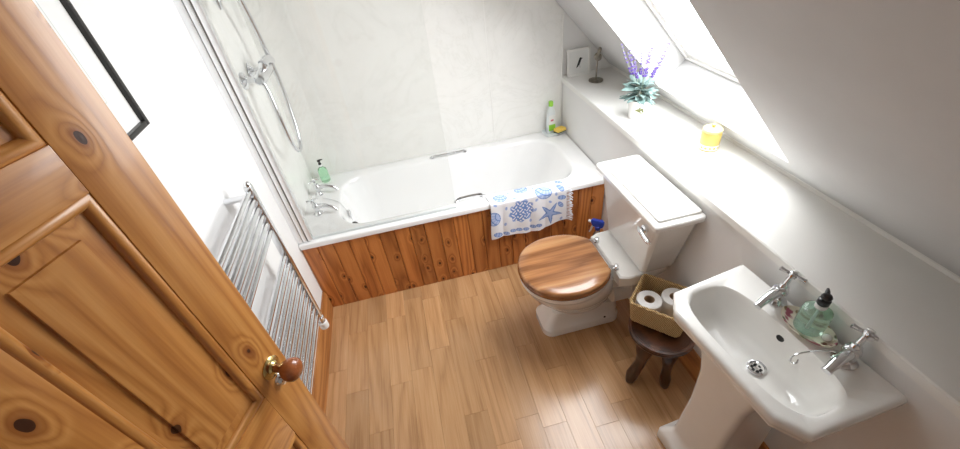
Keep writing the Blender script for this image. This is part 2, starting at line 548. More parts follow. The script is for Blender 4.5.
# shower panels behind and at the end of the bath
for (a, b) in ((0.006, 1.229), (1.233, W)):
    ply = [(a, HB - 0.02), (b, HB - 0.02), (b, slope_z(b) - 0.002 if b > 1.3 else 1.74), (slope_x(2.2) if b < 1.3 else a, 2.2 if b < 1.3 else slope_z(a) - 0.002)]
    if b < 1.3: ply.append((a, 2.2))
    p = build(prism(ply, 'Y', YB - 0.006, YB), 'wall_panel', 'marble', wall_back)
sp_poly = build(MB().box((0, 0.06, HB - 0.02), (0.006, YB, 2.2)), 'wall_panel', 'marble', wall_left, bevel=0.001, bseg=1)
build(MB().box((1.2285, YB - 0.0085, HB), (1.2335, YB - 0.002, 1.72)), 'joint_strip', 'trim_white', wall_back)
build(MB().tube([(W - 0.003, YB - 0.010, HB), (W - 0.003, YB - 0.010, 1.21)], 0.005, 8), 'corner_bead', 'trim_white', wall_back)

# ---------------------------------------------------------------- roof window
win = empty('window_1', sp(WZ0, (WY0 + WY1) / 2, RD))
tag(win, 'white framed roof window set into the sloping ceiling', kind='structure')
A = sp(WZ0, 0, 0); e_s = (sp(WZ1, 0) - sp(WZ0, 0)); LS = e_s.length; e_s.normalize()
def wbox(y0, y1, s0, s1, d0, d1):
    mb = MB()
    m = Matrix(((0, e_s.x, nrm.x), (1, e_s.y, nrm.y), (0, e_s.z, nrm.z)))
    mb.box((y0, s0, d0), (y1, s1, d1), m.to_4x4())
    for i in range(len(mb.v)): mb.v[i] = tuple(Vector(mb.v[i]) + A)
    return mb
for nm, (t, d0, d1) in {'window_frame': (0.022, 0.165, 0.22), 'sash': (0.052, 0.175, 0.21)}.items():
    o0 = 0.0 if nm == 'window_frame' else 0.023
    for q in ((WY0 + o0, WY0 + t, o0, LS - o0), (WY1 - t, WY1 - o0, o0, LS - o0), (WY0 + t, WY1 - t, o0, t), (WY0 + t, WY1 - t, LS - t, LS - o0)):
        build(wbox(*q, d0, d1), nm, 'trim_white', win, bevel=0.003)
build(wbox(WY0 + 0.048, WY1 - 0.048, 0.048, LS - 0.048, 0.190, 0.196), 'pane', 'window_glass', win)
# catch on the lower sash rail
hb_ = wbox(-0.40, -0.33, LS - 0.05, LS - 0.025, 0.160, 0.176)
build(hb_, 'catch', 'satin', win, bevel=0.003)
# daylight portal in the opening (guides the sky sampling)
pl = bpy.data.lights.new('roof_window_portal', 'AREA')
pl.shape = 'RECTANGLE'; pl.size = (WY1 - WY0); pl.size_y = LS
pl.cycles.is_portal = True
po = bpy.data.objects.new('roof_window_portal', pl); COL.objects.link(po)
po.location = sp((WZ0 + WZ1) / 2, (WY0 + WY1) / 2, RD + 0.06)
zax = nrm; xax = Vector((0, 1, 0)); yax = zax.cross(xax)
po.rotation_euler = Matrix((xax, yax, zax)).transposed().to_euler()

# ---------------------------------------------------------------- pine door
DW = 0.634
PX = Vector((0.29, -1.11)); dd = Vector((0.364, 0.916)).normalized()
hinge = PX - dd * DW
drz = math.atan2(dd.y, dd.x)
door = empty('door_1', (hinge.x, hinge.y, 0.0), drz)
tag(door, 'open six-panel honey pine door with turned wooden knob', kind='structure')
TH = 0.036
def dpart(lo, hi, name, mat, bev=0.002, par=None):
    return build(MB().box(lo, hi), name, mat, par or door, local=True, bevel=bev)
Z0 = 0.008
dpart((0, 0, Z0), (0.094, TH, 1.98), 'stile', 'pine_z')
dpart((DW - 0.094, 0, Z0), (DW, TH, 1.98), 'stile', 'pine_z')
XM0, XM1 = 0.280, 0.354
rails = ((Z0, 0.20), (0.815, 0.985), (1.528, 1.600), (1.885, 1.98))
for a, b in rails:
    dpart((0.094, 0, a), (DW - 0.094, TH, b), 'rail', 'pine_x')
for a, b in ((0.20, 0.815), (0.985, 1.528), (1.600, 1.885)):
    dpart((XM0, 0, a), (XM1, TH, b), 'muntin', 'pine_z')
    for xa, xb in ((0.094, XM0), (XM1, DW - 0.094)):
        # raised and fielded panel, both faces
        def loop(i, y): return [(xa + i, y, a + i), (xb - i, y, a + i), (xb - i, y, b - i), (xa + i, y, b - i)]
        yc = TH / 2
        mb = MB().loft([loop(-0.006, yc), loop(-0.006, 0.0125), loop(0.045, 0.0090), loop(0.0458, 0.0050), loop(0.055, 0.0048)])
        mb.loft([loop(-0.006, yc), loop(-0.006, TH - 0.0125), loop(0.045, TH - 0.0090), loop(0.0458, TH - 0.0050), loop(0.055, TH - 0.0048)])
        pn = build(mb, 'panel', 'pine_z', door, local=True, angle=15)
        for side in (0, 1):
            def ml(i, y):
                return [(xa + i, y if not side else TH - y, a + i), (xb - i, y if not side else TH - y, a + i), (xb - i, y if not side else TH - y, b - i), (xa + i, y if not side else TH - y, b - i)]
            prof = [(-0.001, 0.004), (0.003, 0.0005), (0.008, -0.001), (0.013, 0.001), (0.017, 0.0055), (0.0185, 0.0125)]
            mo = build(MB().loft([ml(i, y) for i, y in prof], False, False), 'moulding', 'pine_x', pn, local=True, angle=40)
            mo.data.materials.append(M['pine_z'])
            for f_ in mo.data.polygons: f_.material_index = f_.index % 2
# knob set on both faces
for side in (-1, 1):
    f = 0.0 if side < 0 else TH
    m = Matrix.Rotation(PI / 2 if side < 0 else -PI / 2, 4, 'X')
    kc = (DW - 0.043, f, 1.022)
    kn = build(MB().lathe([(0.009, 0.004), (0.0095, 0.020), (0.011, 0.026), (0.018, 0.033), (0.0245, 0.042), (0.027, 0.051), (0.0255, 0.060), (0.019, 0.067), (0.008, 0.070)], kc, m, 28), 'knob', 'knobwood', door, local=True)
    kn['label'] = 'turned brown wooden knob'
    build(MB().lathe([(0.027, 0.0), (0.027, 0.002), (0.023, 0.005), (0.016, 0.007), (0.013, 0.011), (0.0105, 0.012)], kc, m, 28), 'rose', 'brass', kn, local=True)
    ec = (DW - 0.043, f, 0.978)
    es = build(MB().lathe([(0.015, 0.0), (0.015, 0.002), (0.012, 0.004), (0.006, 0.006)], ec, m, 22), 'escutcheon', 'chrome', door, local=True)
    build(MB().lathe([(0.011, 0.0), (0.013, 0.004), (0.011, 0.009), (0.004, 0.011)], (ec[0], ec[1] + side * 0.004, ec[2] - 0.004), m, 18), 'key_cover', 'chrome', es, local=True)
for hz in (0.25, 1.72):
    build(MB().tube([(-0.006, TH * 0.5, hz), (-0.006, TH * 0.5, hz + 0.09)], 0.006, 10), 'hinge', 'brass', door, local=True)

# ---------------------------------------------------------------- bath
bath = empty('bathtub', (W / 2, 0.35, 0.0))
tag(bath, 'white acrylic bathtub with chrome pillar taps and grab handles', 'bathtub')
tub = MB()
X0, X1, Y0, Y1 = 0.001, W - 0.001, -0.010, YB - 0.008
loops = [rrect(X0 + 0.02, X1 - 0.02, Y0 + 0.02, Y1 - 0.01, 0.01, 0.470),
         rrect(X0, X1, Y0, Y1, 0.006, 0.470), rrect(X0, X1, Y0, Y1, 0.006, 0.492),
         rrect(X0 + 0.002, X1 - 0.002, Y0 + 0.003, Y1 - 0.002, 0.008, 0.498), rrect(X0 + 0.008, X1 - 0.008, Y0 + 0.010, Y1 - 0.006, 0.010, 0.500)]
ix0, ix1, iy0, iy1 = 0.20, 1.585, 0.072, 0.610
def inner(d, dl, dr, z, r):
    return rrect(ix0 + dl, ix1 - dr, iy0 + d, iy1 - d, r, z)
loops += [inner(-0.010, -0.010, -0.010, 0.500, 0.17), inner(0, 0, 0, 0.497, 0.165), inner(0.008, 0.006, 0.010, 0.486, 0.16), inner(0.014, 0.012, 0.025, 0.46, 0.155),
          inner(0.035, 0.040, 0.13, 0.30, 0.14), inner(0.055, 0.065, 0.23, 0.17, 0.12), inner(0.075, 0.10, 0.29, 0.120, 0.11), inner(0.11, 0.15, 0.35, 0.100, 0.09), inner(0.2, 0.4, 0.6, 0.095, 0.05)]
tub.loft(loops, False, True)
build(tub, 'tub', 'enamel', bath, angle=50)
build(MB().lathe([(0.030, 0.0), (0.030, 0.003), (0.024, 0.004), (0.022, 0.001)], (0.40, 0.34, 0.098), None, 24), 'waste', 'chrome', bath)
ovm = Matrix.Rotation(PI / 2, 4, 'Y')
build(MB().lathe([(0.028, 0.0), (0.028, 0.005), (0.020, 0.009), (0.004, 0.010)], (0.226, 0.34, 0.40), ovm, 22), 'overflow', 'chrome', bath)
for (xa, xb, yy, lean) in ((0.785, 1.005, 0.630, -0.014), (0.850, 1.000, 0.082, 0.004)):
    g = build(MB().tube(spline([(xa, yy, 0.502), (xa + 0.012, yy + lean * 0.5, 0.512), (xa + 0.045, yy + lean, 0.514), ((xa + xb) / 2, yy + lean * 1.2, 0.5145), (xb - 0.045, yy + lean, 0.514), (xb - 0.012, yy + lean * 0.5, 0.512), (xb, yy, 0.502)], 5), 0.0085, 10), 'grab_handle', 'chrome', bath)
    for q in (xa, xb):
        build(MB().lathe([(0.016, 0), (0.016, 0.004), (0.010, 0.009)], (q, yy, 0.499), None, 16), 'flange', 'chrome', g)

def cross_head(mb, c, m, arm=0.026, r=0.0055, rot=0.4):
    """four-armed tap top; local z is the spindle."""
    c = Vector(c)
    mb.lathe([(0.008, -0.004), (0.011, 0.0), (0.011, 0.010), (0.008, 0.014), (0.003, 0.016)], c, m, 16)
    for k in range(4):
        a = rot + k * PI / 2
        d = m @ Vector((math.cos(a), math.sin(a), 0))
        o = m @ Vector((0, 0, 0.005))
        mb.tube([c + o + d * 0.006, c + o + d * 0.014, c + o + d * (arm - 0.008), c + o + d * (arm - 0.002), c + o + d * arm], [r * 0.8, r * 0.7, r * 0.85, r * 1.1, r * 0.5], 10)

def pillar_tap(parent, base, fwd, h=0.05, reach=0.11, drop=0.03, tilt=0.5, spindle=0.055, big=1.0, rot=0.4):
    """fwd: unit direction of the spout (horizontal)."""
    b = Vector(base); f = Vector(fwd).normalized(); side = f.cross(Vector((0, 0, 1)))
    mb = MB().lathe([(0.025 * big, 0), (0.025 * big, 0.003), (0.018 * big, 0.009), (0.0135 * big, 0.016), (0.0130 * big, h * 0.7), (0.017 * big, h * 0.85), (0.0185 * big, h), (0.016 * big, h + 0.012), (0.010 * big, h + 0.018)], b, None, 20)
    tp = build(mb, 'tap', 'chrome', parent)
    z1 = h * 0.92
    pts = bez(b + Vector((0, 0, z1)), b + f * reach * 0.35 + Vector((0, 0, z1 + 0.012)), b + f * reach * 0.75 + Vector((0, 0, z1 + 0.008)), b + f * reach + Vector((0, 0, z1 - drop)), 12)
    n = len(pts)
    build(MB().tube(pts, [0.0135 * big - 0.0045 * big * i / n for i in range(n - 1)] + [0.0105 * big], 14), 'spout', 'chrome', tp)
    # tilted spindle with the cross head
    zax = (Vector((0, 0, 1)) * math.cos(tilt) - f * math.sin(tilt)).normalized()
    m = Matrix((side, zax.cross(side), zax)).transposed()
    c0 = b + Vector((0, 0, h + 0.004)); c1 = c0 + zax * spindle
    build(MB().tube([c0, c0 + zax * 0.018, c0 + zax * 0.022, c1 - zax * 0.006, c1], [0.012 * big, 0.012 * big, 0.007 * big, 0.006 * big, 0.007 * big], 14), 'spindle', 'chrome', tp)
    hm = MB(); cross_head(hm, c1, m, 0.031 * big, 0.0062 * big, rot)
    build(hm, 'cross_handle', 'chrome', tp)
    cp = c1 + zax * 0.0155
    build(MB().lathe([(0.0085 * big, 0), (0.0075 * big, 0.003), (0.003, 0.0045)], cp, m, 14), 'ceramic_cap', 'ceramic', tp)
    return tp, c1
pillar_tap(bath, (0.085, 0.255, HB), (1, -0.25, 0), 0.05, 0.115, 0.028, 0.15, 0.035, 1.05, 0.3)
bt2, _ = pillar_tap(bath, (0.075, 0.465, HB), (1, -0.15, 0), 0.05, 0.115, 0.028, 0.15, 0.035, 1.05, 0.5)
chain = spline([(0.10, 0.40, 0.507), (0.16, 0.36, 0.503), (0.205, 0.31, 0.500), (0.235, 0.265, 0.46), (0.255, 0.22, 0.43)], 6)
ch = build(MB().tube(chain, 0.0022, 6), 'plug_chain', 'chrome', bath)
build(MB().lathe([(0.022, 0), (0.020, 0.012), (0.006, 0.016), (0.004, 0.024)], (0.262, 0.205, 0.405), Matrix.Rotation(0.9, 4, 'X'), 16), 'plug', 'black', ch)

# tongue and groove bath panel
panel = build(MB().box((0.02, 0.023, 0.40), (W - 0.004, 0.040, 0.46)).box((0.02, 0.023, 0.01), (W - 0.004, 0.040, 0.06)), 'front_panel', 'tg', bath)
panel['label'] = 'stained pine tongue-and-groove panel'
nb = 21
bw = (W - 0.004) / nb
for i in range(nb):
    xa = 0.001 + i * bw; xb = xa + bw
    c = 0.004
    lp = [(xa + 0.0007, 0.022), (xb - 0.0007, 0.022), (xb - 0.0007, 0.004 + c), (xb - c, 0.004), (xa + c, 0.004), (xa + 0.0007, 0.004 + c)]
    build(MB().loft([[(q[0], q[1], 0.001) for q in lp], [(q[0], q[1], 0.469) for q in lp]]), 'board', 'tg', panel, angle=20)

# ---------------------------------------------------------------- shower screen and shower
scr = empty('shower_screen', (0.4, 0.024, HB))
tag(scr, 'clear glass bath screen in chrome wall profiles', 'shower screen')
build(MB().box((0.070, 0.020, HB + 0.012), (0.838, 0.026, 1.93)), 'glass_pane', 'screen_glass', scr)
build(MB().box((0.0, 0.004, HB + 0.002), (0.028, 0.042, 1.94)), 'wall_channel', 'alu', scr, bevel=0.003)
build(MB().box((0.0290, 0.006, HB + 0.004), (0.0495, 0.040, 1.94)), 'hinge_profile', 'alu', scr, bevel=0.003)
build(MB().box((0.0485, 0.0085, HB + 0.004), (0.0545, 0.038, 1.94)), 'seal', 'dark_seal', scr)
build(MB().box((0.0540, 0.006, HB + 0.006), (0.0770, 0.038, 1.94)), 'pane_profile', 'alu', scr, bevel=0.003)
build(MB().box((0.078, 0.019, HB + 0.002), (0.838, 0.027, HB + 0.014)), 'bottom_seal', M['milky'], scr)

sh = empty('shower_mixer', (0.0, 0.36, 1.25))
tag(sh, 'chrome shower mixer with looping hose on the tiled wall', 'shower')
zx = Matrix.Rotation(PI / 2, 4, 'Y')
for yy in (0.285, 0.435):
    build(MB().lathe([(0.039, 0), (0.038, 0.006), (0.026, 0.016), (0.014, 0.022), (0.013, 0.045), (0.013, 0.075)], (0.006, yy, 1.25), zx, 24), 'wall_union', 'chrome', sh)
bd = build(MB().tube([(0.085, 0.245, 1.25), (0.085, 0.255, 1.25), (0.085, 0.29, 1.25), (0.085, 0.43, 1.25), (0.085, 0.465, 1.25), (0.085, 0.48, 1.25)], [0.016, 0.024, 0.028, 0.028, 0.024, 0.016], 18), 'valve_body', 'chrome', sh)
build(MB().lathe([(0.020, 0), (0.023, 0.010), (0.023, 0.030), (0.018, 0.042), (0.006, 0.046)], (0.085, 0.36, 1.262), Matrix.Rotation(0.5, 4, 'Y'), 20), 'lever_base', 'chrome', bd)
lv = [(0.098, 0.345, 1.292), (0.108, 0.385, 1.300), (0.112, 0.43, 1.292), (0.112, 0.475, 1.272)]
build(MB().tube(spline(lv, 4), [0.020] * 5 + [0.019] * 5 + [0.016] * 2 + [0.008], 12), 'lever', 'chrome', bd)
hose = spline([(0.085, 0.285, 1.235), (0.095, 0.275, 1.18), (0.10, 0.255, 1.08), (0.10, 0.265, 0.96), (0.10, 0.30, 0.880), (0.10, 0.355, 0.850), (0.10, 0.41, 0.865), (0.10, 0.452, 0.93), (0.10, 0.490, 1.07), (0.10, 0.497, 1.22), (0.10, 0.470, 1.39), (0.10, 0.42, 1.54), (0.09, 0.37, 1.70), (0.085, 0.34, 1.82)], 8)
build(MB().tube(hose, 0.0105, 12), 'hose', 'satin', sh)
build(MB().tube([(0.06, 0.245, 1.540), (0.06, 0.25, 1.57), (0.06, 0.255, 1.62), (0.06, 0.26, 1.80)], [0.004, 0.015, 0.019, 0.019], 16), 'handset', 'satin', sh)
build(MB().tube([(0.006, 0.34, 1.81), (0.085, 0.34, 1.81)], 0.013, 12), 'hose_bracket', 'chrome', sh)
build(MB().tube([(0.006, 0.26, 1.76), (0.06, 0.26, 1.76)], 0.010, 12), 'handset_bracket', 'chrome', sh)

# ---------------------------------------------------------------- towel radiator
tr = empty('towel_radiator', (0.08, -0.62, 0.30))
tag(tr, 'chrome ladder towel radiator with two banks of rails on the white wall', 'radiator')
RX = 0.085; RYF, RYN = -0.375, -0.875
for yy in (RYF, RYN):
    u = build(MB().loft([[(RX + dx, yy + dy, z) for dx, dy in ((-0.014, -0.012), (0.010, -0.012), (0.014, -0.006), (0.014, 0.006), (0.010, 0.012), (-0.014, 0.012))] for z in (0.350, 1.075)]), 'upright', 'chrome', tr, bevel=0.002)
    build(MB().ball((RX, yy, 1.078), 0.0135, 14, 8), 'end_cap', 'chrome', u)
    for zb_ in (1.045, 0.42):
        bk = build(MB().tube([(0.0, yy - 0.03 * (1 if yy == RYF else -1), zb_), (RX, yy - 0.03 * (1 if yy == RYF else -1), zb_)], 0.012, 14), 'wall_bracket', 'chrome', tr)
zs = [1.055 - i * 0.036 for i in range(6)] + [0.742 - i * 0.0415 for i in range(10)]
for z in zs:
    build(MB().tube([(RX - 0.003, RYN, z), (RX - 0.003, RYF, z)], 0.0105, 12), 'rail', 'chrome', tr)
vt = build(MB().tube([(RX, RYF, 0.352), (RX, RYF, 0.340), (RX, RYF, 0.338), (RX, RYF, 0.318), (RX, RYF, 0.316), (RX, RYF, 0.305)], [0.010, 0.010, 0.016, 0.016, 0.011, 0.011], 14), 'valve', 'chrome', tr)
build(MB().tube([(RX, RYF, 0.314), (RX, RYF, 0.308)], 0.0165, 14), 'valve_collar', 'satin', vt)
build(MB().tube([(RX, RYF, 0.308), (RX, RYF, 0.304), (RX, RYF, 0.268), (RX, RYF, 0.262)], [0.0165, 0.0205, 0.0205, 0.015], 18), 'valve_cap', 'cap_white', vt)
build(MB().tube([(RX, RYF, 0.328), (0.0, RYF, 0.328)], 0.0075, 10), 'pipe', 'chrome', tr)

# ---------------------------------------------------------------- toilet
TY = -0.502
to = empty('toilet', (1.36, TY, 0.0))
tag(to, 'white close-coupled toilet with walnut wood seat and lid', 'toilet')
pan = MB()
def ft(xa, xb, hw, z, r): return rrect(xa, xb, TY + 0.026 - hw, TY + 0.026 + hw, r, z, 11)
L = [ft(1.130, 1.540, 0.097, 0.0, 0.05), ft(1.130, 1.540, 0.097, 0.038, 0.05), ft(1.137, 1.535, 0.092, 0.046, 0.048), ft(1.142, 1.532, 0.087, 0.056, 0.046),
     ft(1.160, 1.535, 0.074, 0.078, 0.035), ft(1.185, 1.530, 0.066, 0.13, 0.035)]
pan.loft(L, True, True)
E_ = [egg(1.205, 1.50, TY + 0.015, 0.066, 0.110, 48, 0.45), egg(1.180, 1.50, TY + 0.010, 0.085, 0.17, 48, 0.45), egg(1.120, 1.50, TY, 0.130, 0.24, 48, 0.45), egg(1.068, 1.49, TY, 0.168, 0.31, 48, 0.47),
      egg(1.048, 1.475, TY, 0.184, 0.355, 48, 0.48), egg(1.042, 1.465, TY, 0.188, 0.375, 48, 0.48), egg(1.036, 1.46, TY, 0.193, 0.380, 48, 0.48), egg(1.036, 1.46, TY, 0.193, 0.398, 48, 0.48), egg(1.042, 1.455, TY, 0.187, 0.404, 48, 0.48)]
pan.loft(E_, True, True)
dk = [[(1.445, TY - 0.150, z), (1.48, TY - 0.165, z), (1.56, TY - 0.168, z), (1.688, TY - 0.130, z), (1.688, TY + 0.130, z), (1.56, TY + 0.168, z), (1.48, TY + 0.165, z), (1.445, TY + 0.150, z)] for z in (0.365, 0.372, 0.421, 0.428)]
for i, dlt in ((0, 0.006), (3, 0.006)):
    dk[i] = [(q[0] + (dlt if q[0] < 1.47 else 0), TY + (q[1] - TY) * (1 - dlt / 0.15), q[2]) for q in dk[i]]
pan.loft(dk)
pan.loft([egg(1.40, 1.66, TY, 0.06, 0.20, 24), egg(1.38, 1.68, TY, 0.075, 0.30, 24), egg(1.36, 1.686, TY, 0.11, 0.36, 24)])
build(pan, 'pan', 'ceramic', to, angle=40)
ob = MB().tube([(1.47, TY - 0.045, 0.215), (1.56, TY - 0.045, 0.215)], 0.052, 20)
for k in range(4):
    ob.tube([(1.555 + k * 0.016, TY - 0.045, 0.215), (1.560 + k * 0.016, TY - 0.045, 0.215), (1.567 + k * 0.016, TY - 0.045, 0.215)], [0.050, 0.060, 0.050], 20)
ob.tube([(1.61, TY - 0.045, 0.215), (1.700, TY - 0.045, 0.215)], 0.054, 20)
build(ob, 'waste_connector', 'cap_white', to)
build(MB().lathe([(0.006, 0), (0.006, 0.002)], (1.44, TY - 0.0815, 0.075), Matrix.Rotation(PI / 2, 4, 'X'), 12), 'fixing_hole', 'hole', to)
# cistern
ci = MB()
def cl(xa, xb, hw, z, r=0.02): return rrect(xa, xb, TY - hw, TY + hw, r, z, 5)
ci.loft([cl(1.548, 1.69, 0.155, 0.4285, 0.02), cl(1.540, 1.696, 0.164, 0.436), cl(1.512, 1.697, 0.230, 0.735), cl(1.510, 1.698, 0.233, 0.742)])
cis = build(ci, 'cistern', 'ceramic', to, angle=40)
lid = MB().loft([cl(1.513, 1.697, 0.231, 0.7425, 0.012), cl(1.496, 1.699, 0.250, 0.7455, 0.012), cl(1.490, 1.699, 0.256, 0.752, 0.012), cl(1.490, 1.699, 0.256, 0.768, 0.012), cl(1.494, 1.699, 0.252, 0.774, 0.012),
                 cl(1.511, 1.695, 0.235, 0.777, 0.012), cl(1.513, 1.694, 0.233, 0.786, 0.012), cl(1.519, 1.690, 0.227, 0.790, 0.012)])
build(lid, 'cistern_lid', 'ceramic', to, angle=30)
lever = build(MB().tube([(1.5185, TY - 0.165, 0.700), (1.503, TY - 0.165, 0.699), (1.497, TY - 0.165, 0.699)], [0.017, 0.017, 0.010], 16), 'lever', 'chrome', to)
build(MB().tube([(1.492, TY - 0.150, 0.703), (1.487, TY - 0.165, 0.700), (1.484, TY - 0.200, 0.694), (1.485, TY - 0.232, 0.690), (1.489, TY - 0.246, 0.689)], [0.006, 0.010, 0.0095, 0.0085, 0.003], 12), 'lever_arm', 'chrome', lever)
# seat and lid
def sl_(g, z): return egg(1.030 - g, 1.455 + g, TY, 0.199 + g, z, 56, 0.49, 2.15, 1.425 + g)
seat = MB().loft([sl_(-0.012, 0.4045), sl_(-0.002, 0.410), sl_(0.0, 0.418), sl_(-0.006, 0.426)])
build(seat, 'seat', 'walnut_dk', to, angle=50)
ld = MB().loft([sl_(-0.010, 0.4275), sl_(-0.003, 0.430), sl_(-0.001, 0.438), sl_(-0.004, 0.445), sl_(-0.012, 0.450), sl_(-0.05, 0.4515), sl_(-0.11, 0.452)])
build(ld, 'seat_lid', 'walnut', to, angle=50)
for s in (-1, 1):
    hg = build(MB().lathe([(0.012, 0), (0.012, 0.004), (0.007, 0.008), (0.007, 0.014), (0.010, 0.016), (0.010, 0.024), (0.004, 0.027)], (1.452, TY + s * 0.098, 0.4285), None, 16), 'hinge', 'chrome', to)
    build(MB().tube([(1.452, TY + s * 0.098, 0.448), (1.430, TY + s * 0.098, 0.450), (1.412, TY + s * 0.098, 0.4525)], 0.0055, 10), 'hinge_arm', 'chrome', hg)

# ---------------------------------------------------------------- wash basin
BZ = 0.755
br = math.radians(5.0)
ba = empty('washbasin', (1.668, -1.242, 0.0), br)
tag(ba, 'white pedestal washbasin with cut front corners and chrome cross-head taps', 'washbasin')
def dense(poly, z, k=10):
    out = []
    for i in range(len(poly)):
        a, b = poly[i], poly[(i + 1) % len(poly)]
        for j in range(k):
            t = j / k
            out.append((a[0] + (b[0] - a[0]) * t, a[1] + (b[1] - a[1]) * t, z))
    return out
def off_poly(g, z, us=1.0):
    P = [(0.018 - g * 0.2, 0.253 - g), (-0.256 + 0.4 * g, 0.236 - g), (-0.304 + g, 0.172 - 0.4 * g), (-0.304 + g, -0.180 + 0.4 * g), (-0.258 + 0.4 * g, -0.246 + g), (0.018 - g * 0.2, -0.253 + g)]
    return dense(P, z, 10)
def bowl(su, sv, z, cu=-0.170, back=0.100, front=0.098):
    """rounded bowl outline with the same point count, matched by angle."""
    ref = off_poly(0.0, 0)
    out = []
    for q in ref:
        a = math.atan2(q[1] / 0.24, (q[0] + 0.145) / 0.160)
        ca, sa = math.cos(a), math.sin(a)
        e = 2 / 3.2
        uu = math.copysign(abs(ca) ** e, ca); vv = math.copysign(abs(sa) ** e, sa)
        out.append((cu + (back if uu > 0 else front) * uu * su, 0.214 * vv * sv, z))
    return out
bs = MB()
bs.loft([off_poly(0.115, BZ - 0.155), off_poly(0.060, BZ - 0.105), off_poly(0.030, BZ - 0.062), off_poly(0.012, BZ - 0.052), off_poly(0.006, BZ - 0.046), off_poly(0.005, BZ - 0.034),
         off_poly(0.0, BZ - 0.028), off_poly(-0.001, BZ - 0.010), off_poly(0.003, BZ - 0.003), off_poly(0.010, BZ), off_poly(0.018, BZ - 0.001),
         bowl(1.02, 1.02, BZ - 0.003), bowl(0.985, 0.99, BZ - 0.008), bowl(0.95, 0.965, BZ - 0.022), bowl(0.88, 0.92, BZ - 0.060), bowl(0.76, 0.82, BZ - 0.100), bowl(0.55, 0.62, BZ - 0.125), bowl(0.22, 0.25, BZ - 0.133)], True, True)
build(bs, 'basin', 'ceramic', ba, local=True, angle=38)
du, dv = -0.140, -0.016
wst = build(MB().lathe([(0.026, -0.004), (0.026, 0.003), (0.021, 0.004), (0.019, 0.000), (0.0185, -0.002)], (du, dv, BZ - 0.128), None, 24), 'waste', 'chrome', ba, local=True)
wh = MB()
for k in range(6):
    a = 2 * PI * k / 6
    wh.lathe([(0.0042, 0), (0.0042, 0.0008)], (du + 0.0115 * math.cos(a), dv + 0.0115 * math.sin(a), BZ - 0.1285), None, 10)
build(wh, 'strainer_hole', 'hole', wst, local=True)
build(MB().lathe([(0.0115, 0), (0.0115, 0.001)], (-0.0785, 0.000, BZ - 0.036), Matrix.Rotation(-1.15, 4, 'Y'), 16, sx=0.75), 'overflow', 'hole', ba, local=True)
# pedestal
def pr(ua, ub, hv, z, r=0.02): return rrect(ua, ub, -hv, hv, r, z, 4)
pd = MB().loft([pr(-0.258, 0.010, 0.125, 0.0, 0.015), pr(-0.258, 0.010, 0.125, 0.045, 0.015), pr(-0.256, 0.010, 0.119, 0.052, 0.015), pr(-0.250, 0.010, 0.113, 0.070, 0.02), pr(-0.235, 0.010, 0.098, 0.084, 0.02),
                pr(-0.228, 0.010, 0.090, 0.12, 0.02), pr(-0.222, 0.010, 0.084, 0.35, 0.02), pr(-0.225, 0.010, 0.090, 0.52, 0.02), pr(-0.235, 0.010, 0.110, 0.62, 0.02)])
build(pd, 'pedestal', 'ceramic', ba, local=True, angle=40)
def bw_(u, v, z): return ORG[ba.name] @ Vector((u, v, z))
fd = (ORG[ba.name].to_3x3() @ Vector((-1, 0, 0)))
fd1 = (ORG[ba.name].to_3x3() @ Vector((-1, -0.18, 0)))
pillar_tap(ba, bw_(-0.012, 0.095, BZ - 0.001), fd1, 0.042, 0.100, 0.004, 0.55, 0.050, 1.18, 0.35)
tp2, _ = pillar_tap(ba, bw_(-0.022, -0.124, BZ - 0.001), fd1, 0.042, 0.100, 0.004, 0.55, 0.050, 1.18, 0.35)
wire = spline([bw_(-0.040, -0.105, BZ + 0.022), bw_(-0.085, -0.088, BZ + 0.027), bw_(-0.130, -0.080, BZ + 0.030), bw_(-0.150, -0.078, BZ + 0.022), bw_(-0.155, -0.084, BZ + 0.010), bw_(-0.142, -0.090, BZ + 0.006), bw_(-0.134, -0.086, BZ + 0.014)], 5)
build(MB().tube(wire, 0.0020, 8), 'chain_stay', 'chrome', tp2)

# soap dish and dispenser between the basin taps
def painted(o, fn):
    me = o.data
    ca = me.color_attributes.new('paint', 'FLOAT_COLOR', 'POINT')
    for i, v in enumerate(me.vertices):
        ca.data[i].color = fn(v.co)
dc = bw_(-0.022, -0.016, BZ)
prof = [(0.024, 0.0), (0.030, 0.001), (0.040, 0.008), (0.0455, 0.014), (0.0445, 0.0155), (0.039, 0.011), (0.030, 0.005)]
prof2 = []
for i in range(len(prof) - 1):
    for k in range(4):
        t = k / 4; prof2.append((prof[i][0] * (1 - t) + prof[i + 1][0] * t, prof[i][1] * (1 - t) + prof[i + 1][1] * t))
prof2.append(prof[-1]); prof2 += [(0.022, 0.0042), (0.012, 0.004), (0.003, 0.004)]
dish = build(MB().lathe(prof2, (0, 0, 0), None, 96, sx=1.08, sy=1.66), 'soap_dish', 'glazed_print', None, (dc.x, dc.y, BZ + 0.0005), br, local=True)
tag(dish, 'oval cream soap dish with floral border between the basin taps', 'soap dish')
rd = random.Random(3)
spots = [(rd.uniform(0, 2 * PI), rd.uniform(0.72, 0.98), rd.uniform(0.12, 0.30), rd.choice(((0.20, 0.06, 0.07), (0.10, 0.13, 0.06), (0.30, 0.20, 0.10), (0.35, 0.10, 0.14)))) for _ in range(34)]
def dish_col(co):
    a = math.atan2(co.y / 1.66, co.x / 1.08); r = math.hypot(co.x / 1.08, co.y / 1.66) / 0.0455
    if co.z < 0.012 and r > 0.72 and r < 0.86: pass
    for sa, sr, ss, c in spots:
        da = (a - sa + PI) % (2 * PI) - PI
        if (da / ss) ** 2 * 3 + ((r - sr) / (ss * 0.35)) ** 2 < 1: return (*c, 1)
    return (0.78, 0.72, 0.60, 1)
painted(dish, dish_col)
sd = empty('soap_dispenser', (dc.x, dc.y, BZ + 0.006), br)
